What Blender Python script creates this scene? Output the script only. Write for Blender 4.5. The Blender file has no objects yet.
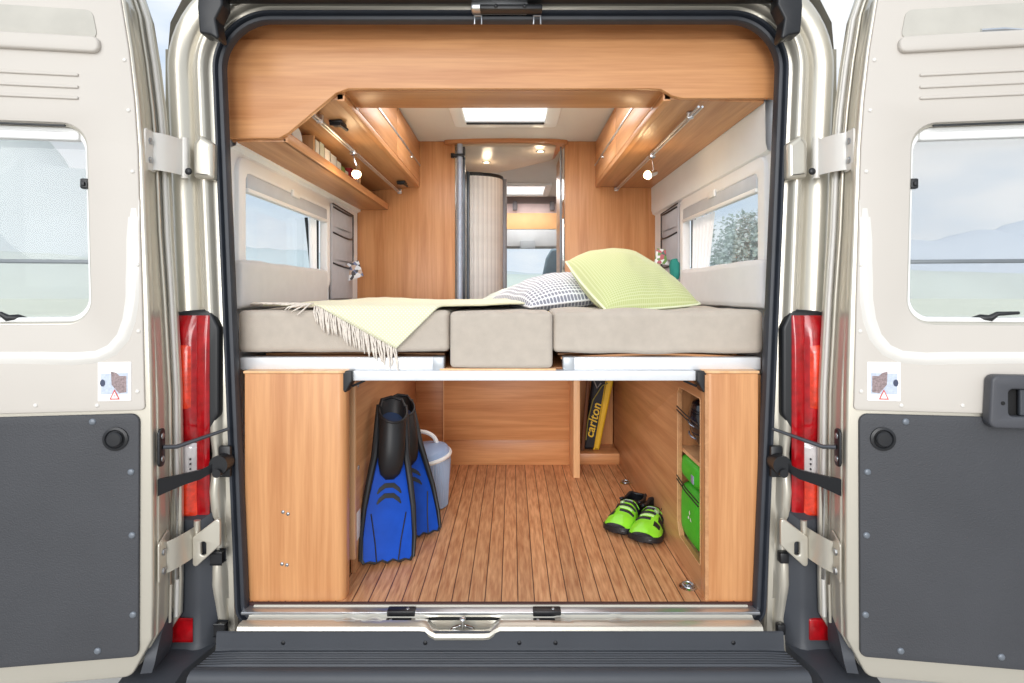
import bpy, bmesh, math, random
from mathutils import Vector, Matrix, noise
random.seed(7)
F, CX, CY, CAMY, CAMZ = 562.0, 512.0, 293.0, -1.63, 0.90
XC = -0.0325
COL = bpy.context.scene.collection

def P(px, py, d):
    return Vector(((px-CX)*d/F, d+CAMY, CAMZ-(py-CY)*d/F))

# ------------------------------------------------------------------ materials
MATS = {}
def nd(nt, t, **kw):
    n = nt.nodes.new(t)
    for k, v in kw.items():
        if hasattr(n, k): setattr(n, k, v)
        else: n.inputs[k].default_value = v
    return n
def c4(c): return (c[0], c[1], c[2], 1)
def srgb(r, g, b):
    f = lambda v: (v/255/12.92) if v/255 <= .04045 else ((v/255+.055)/1.055)**2.4
    return (f(r), f(g), f(b))
def base(name):
    m = bpy.data.materials.new(name); m.use_nodes = True
    nt = m.node_tree; b = nt.nodes['Principled BSDF']
    return m, nt, b
def mat(name, col, rough=.5, metal=0., var=.06, vs=12., bump=0., bs=200., coat=0., trans=0., emis=None, es=0., spec=.5, sheen=0., alpha=1.):
    if name in MATS: return MATS[name]
    m, nt, b = base(name)
    tc = nd(nt, 'ShaderNodeTexCoord')
    n = nd(nt, 'ShaderNodeTexNoise'); n.inputs['Scale'].default_value = vs; n.inputs['Detail'].default_value = 3
    nt.links.new(tc.outputs['Object'], n.inputs['Vector'])
    r = nd(nt, 'ShaderNodeValToRGB')
    r.color_ramp.elements[0].position = .3; r.color_ramp.elements[1].position = .7
    r.color_ramp.elements[0].color = c4([max(0, x*(1-var)) for x in col]); r.color_ramp.elements[1].color = c4([min(1, x*(1+var)) for x in col])
    nt.links.new(n.outputs['Fac'], r.inputs['Fac']); nt.links.new(r.outputs['Color'], b.inputs['Base Color'])
    b.inputs['Roughness'].default_value = rough; b.inputs['Metallic'].default_value = metal
    b.inputs['Coat Weight'].default_value = coat; b.inputs['Transmission Weight'].default_value = trans
    b.inputs['Specular IOR Level'].default_value = spec; b.inputs['Sheen Weight'].default_value = sheen
    b.inputs['Alpha'].default_value = alpha
    if emis: b.inputs['Emission Color'].default_value = c4(emis); b.inputs['Emission Strength'].default_value = es
    if bump:
        n2 = nd(nt, 'ShaderNodeTexNoise'); n2.inputs['Scale'].default_value = bs; n2.inputs['Detail'].default_value = 2
        nt.links.new(tc.outputs['Object'], n2.inputs['Vector'])
        bp = nd(nt, 'ShaderNodeBump'); bp.inputs['Strength'].default_value = bump; bp.inputs['Distance'].default_value = .002
        nt.links.new(n2.outputs['Fac'], bp.inputs['Height']); nt.links.new(bp.outputs['Normal'], b.inputs['Normal'])
    MATS[name] = m; return m
def wood(name, ax='z', c0=srgb(190,128,80), c1=srgb(219,160,108), rough=.38, sc=1.0):
    if name in MATS: return MATS[name]
    m, nt, b = base(name)
    tc = nd(nt, 'ShaderNodeTexCoord'); mp = nd(nt, 'ShaderNodeMapping')
    s = {'x': (1.2,26,26), 'y': (26,1.2,26), 'z': (26,26,1.2)}[ax]
    mp.inputs['Scale'].default_value = [k*sc for k in s]
    nt.links.new(tc.outputs['Object'], mp.inputs['Vector'])
    n = nd(nt, 'ShaderNodeTexNoise'); n.inputs['Scale'].default_value = 1; n.inputs['Detail'].default_value = 5; n.inputs['Distortion'].default_value = .6
    nt.links.new(mp.outputs[0], n.inputs['Vector'])
    mp2 = nd(nt, 'ShaderNodeMapping'); mp2.inputs['Scale'].default_value = [k*6 for k in s]
    nt.links.new(tc.outputs['Object'], mp2.inputs['Vector'])
    n2 = nd(nt, 'ShaderNodeTexNoise'); n2.inputs['Scale'].default_value = 1; n2.inputs['Detail'].default_value = 2
    nt.links.new(mp2.outputs[0], n2.inputs['Vector'])
    mx = nd(nt, 'ShaderNodeMath', operation='MULTIPLY_ADD'); mx.inputs[1].default_value = .35
    nt.links.new(n2.outputs['Fac'], mx.inputs[0]); nt.links.new(n.outputs['Fac'], mx.inputs[2])
    r = nd(nt, 'ShaderNodeValToRGB'); r.color_ramp.elements[0].position = .45; r.color_ramp.elements[1].position = .88
    r.color_ramp.elements[0].color = c4(c0); r.color_ramp.elements[1].color = c4(c1)
    nt.links.new(mx.outputs[0], r.inputs['Fac']); nt.links.new(r.outputs['Color'], b.inputs['Base Color'])
    b.inputs['Roughness'].default_value = rough
    MATS[name] = m; return m
def floor_mat():
    m, nt, b = base('plank_floor')
    tc = nd(nt, 'ShaderNodeTexCoord'); sx = nd(nt, 'ShaderNodeSeparateXYZ'); nt.links.new(tc.outputs['Object'], sx.inputs[0])
    dv = nd(nt, 'ShaderNodeMath', operation='DIVIDE'); dv.inputs[1].default_value = .0485; nt.links.new(sx.outputs['X'], dv.inputs[0])
    fr = nd(nt, 'ShaderNodeMath', operation='FRACT'); nt.links.new(dv.outputs[0], fr.inputs[0])
    fl = nd(nt, 'ShaderNodeMath', operation='FLOOR'); nt.links.new(dv.outputs[0], fl.inputs[0])
    lt = nd(nt, 'ShaderNodeMath', operation='LESS_THAN'); lt.inputs[1].default_value = .06; nt.links.new(fr.outputs[0], lt.inputs[0])
    off = nd(nt, 'ShaderNodeMath', operation='MULTIPLY'); off.inputs[1].default_value = 7.31; nt.links.new(fl.outputs[0], off.inputs[0])
    cb = nd(nt, 'ShaderNodeCombineXYZ')
    xs = nd(nt, 'ShaderNodeMath', operation='MULTIPLY'); xs.inputs[1].default_value = 110; nt.links.new(sx.outputs['X'], xs.inputs[0])
    ys = nd(nt, 'ShaderNodeMath', operation='MULTIPLY'); ys.inputs[1].default_value = 11; nt.links.new(sx.outputs['Y'], ys.inputs[0])
    nt.links.new(xs.outputs[0], cb.inputs[0]); nt.links.new(ys.outputs[0], cb.inputs[1]); nt.links.new(off.outputs[0], cb.inputs[2])
    n = nd(nt, 'ShaderNodeTexNoise'); n.inputs['Scale'].default_value = 1; n.inputs['Detail'].default_value = 4
    nt.links.new(cb.outputs[0], n.inputs['Vector'])
    r = nd(nt, 'ShaderNodeValToRGB'); r.color_ramp.elements[0].position = .3; r.color_ramp.elements[1].position = .72
    r.color_ramp.elements[0].color = c4(srgb(182,120,78)); r.color_ramp.elements[1].color = c4(srgb(232,178,130))
    nt.links.new(n.outputs['Fac'], r.inputs['Fac'])
    wn = nd(nt, 'ShaderNodeTexWhiteNoise', noise_dimensions='1D'); nt.links.new(fl.outputs[0], wn.inputs['W'])
    hs = nd(nt, 'ShaderNodeMapRange'); hs.inputs['To Min'].default_value = .88; hs.inputs['To Max'].default_value = 1.08; nt.links.new(wn.outputs['Value'], hs.inputs['Value'])
    sc = nd(nt, 'ShaderNodeVectorMath', operation='SCALE'); nt.links.new(r.outputs['Color'], sc.inputs[0]); nt.links.new(hs.outputs[0], sc.inputs['Scale'])
    mx = nd(nt, 'ShaderNodeMix', data_type='RGBA'); nt.links.new(lt.outputs[0], mx.inputs[0]); nt.links.new(sc.outputs[0], mx.inputs[6]); mx.inputs[7].default_value = c4(srgb(70,38,22))
    nt.links.new(mx.outputs[2], b.inputs['Base Color']); b.inputs['Roughness'].default_value = .42
    bp = nd(nt, 'ShaderNodeBump'); bp.inputs['Strength'].default_value = .4; bp.inputs['Distance'].default_value = .002; bp.invert = True
    nt.links.new(lt.outputs[0], bp.inputs['Height']); nt.links.new(bp.outputs['Normal'], b.inputs['Normal'])
    return m
def glass(name, tint=(.93,.96,.97), haze=.12, hcol=(.85,.9,.93)):
    m = bpy.data.materials.new(name); m.use_nodes = True; nt = m.node_tree; nt.nodes.clear()
    o = nd(nt, 'ShaderNodeOutputMaterial'); t = nd(nt, 'ShaderNodeBsdfTransparent'); t.inputs[0].default_value = c4(tint)
    d = nd(nt, 'ShaderNodeBsdfTranslucent'); d.inputs[0].default_value = c4(hcol)
    g = nd(nt, 'ShaderNodeBsdfGlossy'); g.inputs['Roughness'].default_value = .03
    m1 = nd(nt, 'ShaderNodeMixShader'); m1.inputs[0].default_value = haze
    nt.links.new(t.outputs[0], m1.inputs[1]); nt.links.new(d.outputs[0], m1.inputs[2])
    lw = nd(nt, 'ShaderNodeLayerWeight'); lw.inputs[0].default_value = .5; pw = nd(nt, 'ShaderNodeMath', operation='POWER'); pw.inputs[1].default_value = 5; nt.links.new(lw.outputs['Facing'], pw.inputs[0])
    fr = nd(nt, 'ShaderNodeMath', operation='MULTIPLY_ADD'); fr.inputs[1].default_value = .35; fr.inputs[2].default_value = .03; nt.links.new(pw.outputs[0], fr.inputs[0])
    m2 = nd(nt, 'ShaderNodeMixShader'); nt.links.new(fr.outputs[0], m2.inputs[0]); nt.links.new(m1.outputs[0], m2.inputs[1]); nt.links.new(g.outputs[0], m2.inputs[2])
    nt.links.new(m2.outputs[0], o.inputs[0]); return m
def pattern(name, kind, ca, cb_, scale, rough=.85):
    """two-colour weaves driven by object coordinates"""
    m, nt, b = base(name)
    tc = nd(nt, 'ShaderNodeTexCoord'); mp = nd(nt, 'ShaderNodeMapping'); nt.links.new(tc.outputs['UV'], mp.inputs['Vector'])
    mp.inputs['Scale'].default_value = (scale, scale, scale)
    sx = nd(nt, 'ShaderNodeSeparateXYZ'); nt.links.new(mp.outputs[0], sx.inputs[0])
    a = nd(nt, 'ShaderNodeMath', operation='SINE'); c = nd(nt, 'ShaderNodeMath', operation='SINE')
    nt.links.new(sx.outputs['X'], a.inputs[0]); nt.links.new(sx.outputs['Y'], c.inputs[0])
    pr = nd(nt, 'ShaderNodeMath', operation='MULTIPLY' if kind != 'grid' else 'MAXIMUM'); nt.links.new(a.outputs[0], pr.inputs[0]); nt.links.new(c.outputs[0], pr.inputs[1])
    r = nd(nt, 'ShaderNodeValToRGB')
    lo, hi = {'check': (.2,.5), 'dots': (.30,.52), 'grid': (.35,.95)}[kind]
    ab = nd(nt, 'ShaderNodeMath', operation='ABSOLUTE' if kind == 'dots' else 'ADD'); nt.links.new(pr.outputs[0], ab.inputs[0])
    if kind != 'dots': ab.inputs[1].default_value = .0
    r.color_ramp.elements[0].position = lo; r.color_ramp.elements[1].position = hi
    r.color_ramp.elements[0].color = c4(ca); r.color_ramp.elements[1].color = c4(cb_)
    nt.links.new(ab.outputs[0], r.inputs['Fac']); nt.links.new(r.outputs['Color'], b.inputs['Base Color'])
    bp = nd(nt, 'ShaderNodeBump'); bp.inputs['Strength'].default_value = .15; bp.inputs['Distance'].default_value = .001
    nt.links.new(ab.outputs[0], bp.inputs['Height']); nt.links.new(bp.outputs['Normal'], b.inputs['Normal'])
    b.inputs['Roughness'].default_value = rough; b.inputs['Sheen Weight'].default_value = .2
    return m

WZ = wood('beech_vertical', 'z'); WX = wood('beech_horizontal', 'x'); WY = wood('beech_lengthwise', 'y')
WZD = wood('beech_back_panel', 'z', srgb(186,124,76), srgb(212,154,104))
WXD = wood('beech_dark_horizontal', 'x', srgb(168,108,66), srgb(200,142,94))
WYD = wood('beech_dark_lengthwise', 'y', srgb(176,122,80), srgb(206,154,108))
WED = wood('beech_edge_band', 'z', srgb(224,172,122), srgb(240,196,148))
FLOOR = floor_mat()
PAINT = mat('champagne_paint', srgb(204,198,184), .3, .5, .02, 3, coat=.5)
CREAM = mat('cream_liner', srgb(201,194,185), .42, 0, .015, 4)
CREAM2 = mat('cream_gloss', srgb(226,222,215), .25, 0, .01, 4, coat=.3)
SLATE = mat('slate_panel', srgb(64,65,69), .55, 0, .07, 5, bump=.5, bs=260)
PLAST = mat('dark_bumper_plastic', srgb(62,65,71), .5, 0, .05, 8, bump=.2, bs=400)
RUB = mat('black_rubber', srgb(44,48,56), .45, 0, .1, 20)
BLK = mat('black_plastic', srgb(28,29,32), .4, 0, .1, 20)
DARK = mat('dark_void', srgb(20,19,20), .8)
ALU = mat('brushed_aluminium', srgb(205,208,212), .3, .85, .03, 30)
ALW = mat('satin_aluminium_rail', srgb(236,238,241), .32, .25, .02, 30)
CHR = mat('chrome', srgb(215,217,220), .14, 1, .02, 30)
STEEL = mat('steel_screw', srgb(175,178,182), .3, .9, .05, 60)
RIV = mat('grey_rivet', srgb(118,124,132), .4, .3, .05, 60)
WHITEP = mat('white_plastic', srgb(238,238,236), .35, 0, .01, 10)
WALLM = mat('pale_wall_lining', srgb(240,241,243), .8, 0, .015, 10, bump=.15, bs=300)
CEILM = mat('pale_ceiling', srgb(222,218,212), .7, 0, .015, 6)
MATT = mat('beige_mattress_fabric', srgb(190,179,166), .95, 0, .05, 30, bump=.5, bs=500, sheen=.2)
BOLST = mat('light_grey_upholstery', srgb(208,206,205), .9, 0, .03, 20, bump=.3, bs=500, sheen=.2)
GREYF = mat('grey_organiser_fabric', srgb(182,181,187), .9, 0, .04, 25, bump=.3, bs=500)
REDL = mat('red_lamp_lens', (.36,.004,.008), .15, 0, .3, 40, coat=.5, emis=(.5,.01,.01), es=.05)
ORGL = mat('orange_lamp_lens', (.62,.035,.012), .15, 0, .3, 60, coat=.5, emis=(.8,.05,.01), es=.12)
CLRL = mat('clear_lamp_lens', srgb(222,216,214), .15, .1, .05, 60, coat=1)
GLASS = glass('acrylic_glass', (1,1,1), haze=.25, hcol=(1,1,1))
GLASSI = glass('window_glass', haze=.06)

# ------------------------------------------------------------------ geometry
class B:
    def __init__(s): s.v = []; s.f = []; s.uv = None; s.fm = []; s.mi = 0
    def add(s, vs, fs):
        o = len(s.v); s.v += [Vector(v) for v in vs]; s.f += [tuple(i+o for i in f) for f in fs]; s.fm += [s.mi]*len(fs); return s
    def bm(s, bm, M=None):
        bm.verts.index_update()
        s.add([(M @ v.co if M else v.co.copy()) for v in bm.verts], [[v.index for v in f.verts] for f in bm.faces]); bm.free(); return s
    def box(s, x0, x1, y0, y1, z0, z1, bev=0, M=None, seg=2):
        bm = bmesh.new(); bmesh.ops.create_cube(bm, size=1)
        for v in bm.verts: v.co = Vector(((x0+x1)/2+v.co.x*(x1-x0), (y0+y1)/2+v.co.y*(y1-y0), (z0+z1)/2+v.co.z*(z1-z0)))
        if bev: bmesh.ops.bevel(bm, geom=bm.edges[:], offset=min(bev, .49*min(abs(x1-x0), abs(y1-y0), abs(z1-z0))), segments=seg, affect='EDGES', profile=.5)
        return s.bm(bm, M)
    def cyl(s, p0, p1, r0, r1=None, n=20, cap=True):
        p0 = Vector(p0); p1 = Vector(p1); r1 = r0 if r1 is None else r1
        q = (p1-p0).to_track_quat('Z', 'Y'); vs = []
        for k, (p, r) in enumerate(((p0, r0), (p1, r1))):
            for i in range(n): a = 2*math.pi*i/n; vs.append(p + q @ Vector((r*math.cos(a), r*math.sin(a), 0)))
        fs = [(i, (i+1) % n, n+(i+1) % n, n+i) for i in range(n)]
        if cap: fs += [tuple(range(n))[::-1], tuple(range(n, 2*n))]
        return s.add(vs, fs)
    def lathe(s, prof, c, axis=(0,0,1), n=28, sx=1, sy=1, M=None):
        q = Vector(axis).to_track_quat('Z', 'Y'); c = Vector(c); vs = []; m = len(prof)
        for r, h in prof:
            for i in range(n):
                a = 2*math.pi*i/n; p = c + q @ Vector((r*sx*math.cos(a), r*sy*math.sin(a), h)); vs.append(M @ p if M else p)
        fs = [(j*n+i, j*n+(i+1) % n, (j+1)*n+(i+1) % n, (j+1)*n+i) for j in range(m-1) for i in range(n)]
        if prof[0][0] > 1e-6: fs.append(tuple(range(n))[::-1])
        if prof[-1][0] > 1e-6: fs.append(tuple(range((m-1)*n, m*n)))
        return s.add(vs, fs)
    def dome(s, c, r, h, axis, n=16):
        return s.lathe([(r, 0), (r*.97, h*.3), (r*.8, h*.7), (r*.45, h*.95), (.0001, h)], c, axis, n)
    def tube(s, pts, r, n=10, closed=False, up=(0,0,1)):
        pts = [Vector(p) for p in pts]; m = len(pts); vs = []; rr = r if isinstance(r, (list, tuple)) else [r]*m
        for k in range(m):
            a = pts[(k-1) % m] if (closed or k > 0) else pts[k]; b = pts[(k+1) % m] if (closed or k < m-1) else pts[k]
            t = (b-a).normalized(); u = t.cross(Vector(up))
            if u.length < 1e-3: u = t.cross(Vector((0,1,0)) if abs(t.y) < .9 else Vector((1,0,0)))
            u.normalize(); w = t.cross(u)
            for i in range(n): an = 2*math.pi*i/n; vs.append(pts[k]+rr[k]*(math.cos(an)*u+math.sin(an)*w))
        fs = []
        for k in range(m if closed else m-1):
            k2 = (k+1) % m
            for i in range(n): fs.append((k*n+i, k*n+(i+1) % n, k2*n+(i+1) % n, k2*n+i))
        if not closed: fs += [tuple(range(n))[::-1], tuple(range((m-1)*n, m*n))]
        return s.add(vs, fs)
    def strip(s, rows, close_u=False, close_v=False, cap=False):
        """rows: list of equal-length point lists -> quads"""
        m = len(rows); n = len(rows[0]); vs = [p for r in rows for p in r]; fs = []
        for j in range(m if close_v else m-1):
            j2 = (j+1) % m
            for i in range(n if close_u else n-1):
                i2 = (i+1) % n; fs.append((j*n+i, j*n+i2, j2*n+i2, j2*n+i))
        if cap: fs += [tuple(range(n))[::-1], tuple(range((m-1)*n, m*n))]
        return s.add(vs, fs)
    def grid(s, fn, nu, nv, uvs=1.0):
        rows = [[fn(i/nu, j/nv) for i in range(nu+1)] for j in range(nv+1)]
        return s.strip(rows)
    def plate(s, outs, depth, M, bev=0.0, res=2):
        """2D outlines (first outer, rest holes) extruded; local z from 0 to depth"""
        cu = bpy.data.curves.new('t', 'CURVE'); cu.dimensions = '2D'; cu.fill_mode = 'BOTH'
        bev = min(bev, depth*.49); cu.extrude = depth/2-bev; cu.bevel_depth = bev; cu.bevel_resolution = res; cu.offset = -bev
        for o in outs:
            sp = cu.splines.new('POLY'); sp.points.add(len(o)-1)
            for p, q in zip(sp.points, o): p.co = (q[0], q[1], 0, 1)
            sp.use_cyclic_u = True
        ob = bpy.data.objects.new('t', cu); me = bpy.data.meshes.new_from_object(ob)
        T = M @ Matrix.Translation((0,0,depth/2))
        bm = bmesh.new(); bm.from_mesh(me); bmesh.ops.remove_doubles(bm, verts=bm.verts, dist=1e-6); s.bm(bm, T)
        bpy.data.objects.remove(ob); bpy.data.curves.remove(cu); bpy.data.meshes.remove(me); return s
    def text(s, body, size, M, ext=.0006, align='CENTER', shear=0, bold=0):
        cu = bpy.data.curves.new('t', 'FONT'); cu.body = body; cu.size = size; cu.extrude = ext; cu.align_x = align; cu.align_y = 'CENTER'; cu.shear = shear; cu.offset = bold
        ob = bpy.data.objects.new('t', cu); me = bpy.data.meshes.new_from_object(ob)
        bm = bmesh.new(); bm.from_mesh(me); s.bm(bm, M)
        bpy.data.objects.remove(ob); bpy.data.curves.remove(cu); bpy.data.meshes.remove(me); return s
    def obj(s, name, material, parent=None, label=None, kind=None, sharp=35, recalc=True, uv=None, group=None, cat=None):
        c = Vector((0,0,0))
        lo = Vector([min(v[i] for v in s.v) for i in range(3)]); hi = Vector([max(v[i] for v in s.v) for i in range(3)])
        c = (lo+hi)/2
        if parent is None: c.z = lo.z
        me = bpy.data.meshes.new(name); me.from_pydata([v-c for v in s.v], [], s.f)
        ms = material if isinstance(material, (list, tuple)) else [material]
        for m in ms: me.materials.append(m)
        for p, mi in zip(me.polygons, s.fm): p.material_index = mi
        if recalc:
            bm = bmesh.new(); bm.from_mesh(me); bmesh.ops.recalc_face_normals(bm, faces=bm.faces); bm.to_mesh(me); bm.free()
        for p in me.polygons: p.use_smooth = True
        me.set_sharp_from_angle(angle=math.radians(sharp))
        if uv:
            l = me.uv_layers.new(name='UVMap')
            for lp in me.loops: l.data[lp.index].uv = uv[lp.vertex_index]
        o = bpy.data.objects.new(name, me); COL.objects.link(o)
        if parent is not None: o.parent = parent; o.location = c - Vector(WL[parent.name])
        else: o.location = c
        WL[o.name] = tuple(c)
        if label: o['label'] = label
        if kind: o['kind'] = kind
        if group: o['group'] = group
        if cat: o['category'] = cat
        return o
WL = {}
def thing(name, label, cat, loc, group=None, kind=None):
    o = bpy.data.objects.new(name, None); COL.objects.link(o); o.location = loc; o.empty_display_size = .05
    if label: o['label'] = label
    if cat: o['category'] = cat
    if group: o['group'] = group
    if kind: o['kind'] = kind
    WL[o.name] = tuple(loc); return o
def frame(o, x, y):
    x = Vector(x).normalized(); y = Vector(y).normalized(); z = x.cross(y)
    return Matrix(((x.x,y.x,z.x,o[0]),(x.y,y.y,z.y,o[1]),(x.z,y.z,z.z,o[2]),(0,0,0,1)))
XZ = lambda y: frame((0,y,0), (1,0,0), (0,0,1))       # local z points to -Y
YZ = lambda x: frame((x,0,0), (0,1,0), (0,0,1))       # local z points to +X
XY = lambda z: frame((0,0,z), (1,0,0), (0,1,0))
def rpoly(pts, r, n=6):
    out = []; m = len(pts); rs = r if isinstance(r, (list, tuple)) else [r]*m
    for i in range(m):
        a, b, c = Vector(pts[i-1]), Vector(pts[i]), Vector(pts[(i+1) % m]); rr = rs[i]
        d1 = (a-b); d2 = (c-b); l1, l2 = d1.length, d2.length
        if rr <= 0 or l1 < 1e-6 or l2 < 1e-6: out.append(tuple(b)); continue
        d1 /= l1; d2 /= l2; cs = max(-1, min(1, d1.dot(d2))); th = math.acos(cs)
        if th > 3.05: out.append(tuple(b)); continue
        t = min(rr/math.tan(th/2), .48*l1, .48*l2); rr = t*math.tan(th/2)
        bis = (d1+d2).normalized(); cc = b+bis*(rr/math.sin(th/2))
        s0 = b+d1*t-cc; s1 = b+d2*t-cc; a0 = math.atan2(s0.y, s0.x); a1 = math.atan2(s1.y, s1.x)
        da = (a1-a0+math.pi) % (2*math.pi)-math.pi
        for k in range(n+1): an = a0+da*k/n; out.append((cc.x+rr*math.cos(an), cc.y+rr*math.sin(an)))
    return out
def rrect(x0, x1, y0, y1, r, n=6): return rpoly([(x0,y0),(x1,y0),(x1,y1),(x0,y1)], r, n)
def circ(x, y, r, n=20): return [(x+r*math.cos(2*math.pi*i/n), y+r*math.sin(2*math.pi*i/n)) for i in range(n)]
def screw(c, r, axis, parent, m=STEEL, name='screw', h=None):
    return B().dome(c, r, h or r*.45, axis).obj(name, m, parent)
# ================================================================== VAN BODY
van = thing('van_body', 'champagne silver van rear body framing the open doorway', 'vehicle', (XC, -.05, -.1))
def loopbase():
    xt, xb = .803, .731                       # half widths at the top and the bottom
    return rpoly([(-xb,-.03),(-.758,.60),(-xt,1.682),(xt,1.682),(.758,.60),(xb,-.03)], [.03,1.5,.135,.135,1.5,.03], 14)
LB = loopbase()
def offset_loop(o):
    n = len(LB); out = []
    for i in range(n):
        a, b, c = Vector(LB[i-1]), Vector(LB[i]), Vector(LB[(i+1) % n])
        t1 = (b-a).normalized(); t2 = (c-b).normalized(); n1 = Vector((-t1.y, t1.x)); n2 = Vector((-t2.y, t2.x))
        m = (n1+n2); m = m/max(.2, m.length); k = o/max(.5, m.dot(n1))
        out.append(b+m*k)
    return out
# rpoly order (bl, tl, tr, br) is clockwise, so the left normal points outward
def sweep(prof, closed=True, zmin=None):
    rows = []
    for o, y in prof:
        pts = [Vector((XC+p.x, y, p.y)) for p in offset_loop(o)]
        rows.append(pts)
    if zmin is not None:
        n = len(LB); keep = list(range(n))
        # start on the left side going up: rotate the list so that the bottom edge is cut
        rows = [[r[i] for i in keep] for r in rows]
        out = []
        for r in rows:
            q = [p.copy() for p in r if True]
            nb = 15
            q = q[nb:-nb] if False else q
            seq = q[nb-1:n-nb+1]
            seq[0].z = zmin; seq[-1].z = zmin
            out.append(seq)
        return out
    return rows
r = sweep([(0,.008),(0,-.008),(.004,-.016),(.011,-.018),(.015,-.009),(.018,-.009),(.022,-.020),(.029,-.020),(.033,-.012),(.033,.014)])
B().strip(r, close_u=True).obj('door_seal', RUB, van, label='black rubber seal round the doorway')
r = sweep([(.012,.0085),(.026,.020),(.05,.045),(.09,.060),(.14,.062)])
B().strip(r, close_u=True).obj('doorway_lining', CREAM, van)
prof = [(.029,.012),(.033,.0),(.046,-.002),(.051,-.006),(.054,-.020),(.060,-.026),(.072,-.027),(.078,-.022),(.082,-.006),(.088,.002),(.098,.002),(.104,-.006),(.110,-.012),(.124,-.020),(.146,-.026),(.158,-.020),(.166,-.006),(.170,.03),(.176,.3),(.186,1.5),(.187,3.6)]
rows = sweep(prof, zmin=-.30)
def densify(rs):
    out = []
    for r_ in rs:
        q = []
        for a, b in zip(r_[:-1], r_[1:]):
            k = max(1, int((b-a).length/.05))
            q += [a.lerp(b, i/k) for i in range(k)]
        out.append(q+[r_[-1]])
    return out
# split the shell into rear frame (painted, seen) and the long side skin with window openings
rear = rows[:18]
def same(rs):
    n0 = rs[0]; out = [[] for _ in rs]
    for i in range(len(n0)-1):
        k = max(1, int((n0[i+1]-n0[i]).length/.05))
        for j, r_ in enumerate(rs): out[j] += [r_[i].lerp(r_[i+1], t/k) for t in range(k)]
    for j, r_ in enumerate(rs): out[j].append(r_[-1])
    return out
rear = same(rear)
for row, (o, y) in zip(rear, prof):            # pressed steps in the pillar at hinge height
    for p in row:
        for s in (-1, 1):
            if s*(p.x-XC) > 0 and p.z < 1.5:
                if .05 < o < .125 and (p.z < .45): p.y += .010*math.sin((p.z+.1)*26)
B().strip(rear).obj('rear_frame', PAINT, van, sharp=50)
for s in (-1, 1):                              # long outer skins, each with an opening for the camper window
    xs = XC+s*.985
    B().plate([[(.03,-.30),(3.6,-.30),(3.6,1.62),(.03,1.62)], rrect(.10,1.95,.86,1.38,.05)], .012, YZ(xs-.006)).obj('side_skin', PAINT, van)
    B().plate([[(3.6,-.30),(5.0,-.30),(5.0,.75),(3.6,.85)]], .012, YZ(xs-.006)).obj('cab_side', PAINT, van)
B().box(XC-.96, XC+.96, .02, 3.6, 1.80, 1.83).obj('roof_skin', PAINT, van) if False else None
# roof with skylight openings
hatch = [(-.245,.62),(.18,.62),(.18,1.13),(-.245,1.13)]
hatch2 = [(-.08,2.72),(.27,2.72),(.27,3.15),(-.08,3.15)]
B().plate([[(XC-.70,.032),(XC+.70,.032),(XC+.70,3.95),(XC-.70,3.95)], hatch, hatch2], .02, XY(1.842)).obj('roof_skin', PAINT, van)
for s in (-1, 1):
    B().strip([[Vector((XC+s*x, y, z)) for x, z in ((.985,1.615),(.978,1.70),(.94,1.775),(.87,1.83),(.79,1.856),(.70,1.860))] for y in (.032,1.5,3.95)]).obj('roof_shoulder', PAINT, van)
# roof-edge black strip, third brake lamp housing and corner boots
b = B(); b.box(XC-.79, XC+.79, -.10, -.045, 1.712, 1.80, .008); b.obj('roof_edge_trim', BLK, van)
b = B(); b.box(-.115, .045, -.06, -.02, 1.694, 1.722, .006); b.obj('upper_lock_housing', ALU, van)
b = B(); b.box(-.09, .085, -.064, -.03, 1.692, 1.706, .003)
for x in (-.045, .035): b.dome((x, -.064, 1.70), .006, .004, (0,-1,0), 10)
b.obj('upper_latch', BLK, van)
for px in (478, 537):
    c = P(px, 20, 1.59)
    B().tube([c+Vector((-.010,0,-.012)), c+Vector((-.010,0,.012)), c+Vector((.010,0,.012)), c+Vector((.010,0,-.012))], .0025, 6).obj('striker_loop', STEEL, van)
for s in (-1, 1):
    def bp(px, py, d=1.545):
        q = P(px, py, d); return Vector((XC+s*(-(q.x-XC)), q.y, q.z))
    o = [bp(*t) for t in ((203,-25),(224,-25),(226,8),(219,22),(223,44),(214,38),(203,36),(201,10))]
    A = [(p.x, p.z) for p in o]
    B().plate([rpoly(A, .008, 3)], .05, XZ(o[0].y+.03), .006).obj('gutter_boot', BLK, van, label='black rubber boot over the roof gutter end')
# ---- sill
prof = [(.012,-.004),(.0,-.005),(-.006,-.012),(-.028,-.013),(-.031,-.018),(-.036,-.022),(-.056,-.022),(-.063,-.016),(-.069,-.009),(-.088,-.007),(-.098,-.010),(-.103,-.018),(-.101,-.025)]
XS = [XC-.716+i*(1.432/98) for i in range(99)]
def dip(x):
    t = abs(x+.138); return 1-min(1, max(0, (t-.070)/.035))
rows = []
for x in XS:
    row = []
    for k, (y, z) in enumerate(prof):
        w = [0,0,0,0,.3,.7,1,1,1,1,1,1,1][k]; dd = dip(x); dd = dd*dd*(3-2*dd); AM = [0,0,0,0,.010,.026,.034,.034,.026,.016,.012,.012,.012]
        zz = z-dd*AM[k]; yy = y-(.012*dd if k >= 9 else 0)
        for xr in (-.46,-.39,.14,.30):
            if abs(x-xr) < .012 and 4 <= k <= 7: zz += .004
        row.append(Vector((x, yy, zz)))
    rows.append(row)
sill = B().strip(rows).obj('door_sill', PAINT, van, label='champagne painted door sill')
b = B(); b.box(XC-.74, XC+.74, -.030, .008, -.018, -.0085, .002); b.obj('threshold_strip', ALU, van)
b = B(); b.box(XC-.735, XC+.735, .004, .0085, -.0085, .0005); b.obj('threshold_joint', mat('dark_joint', srgb(60,28,24), .6), van)
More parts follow.
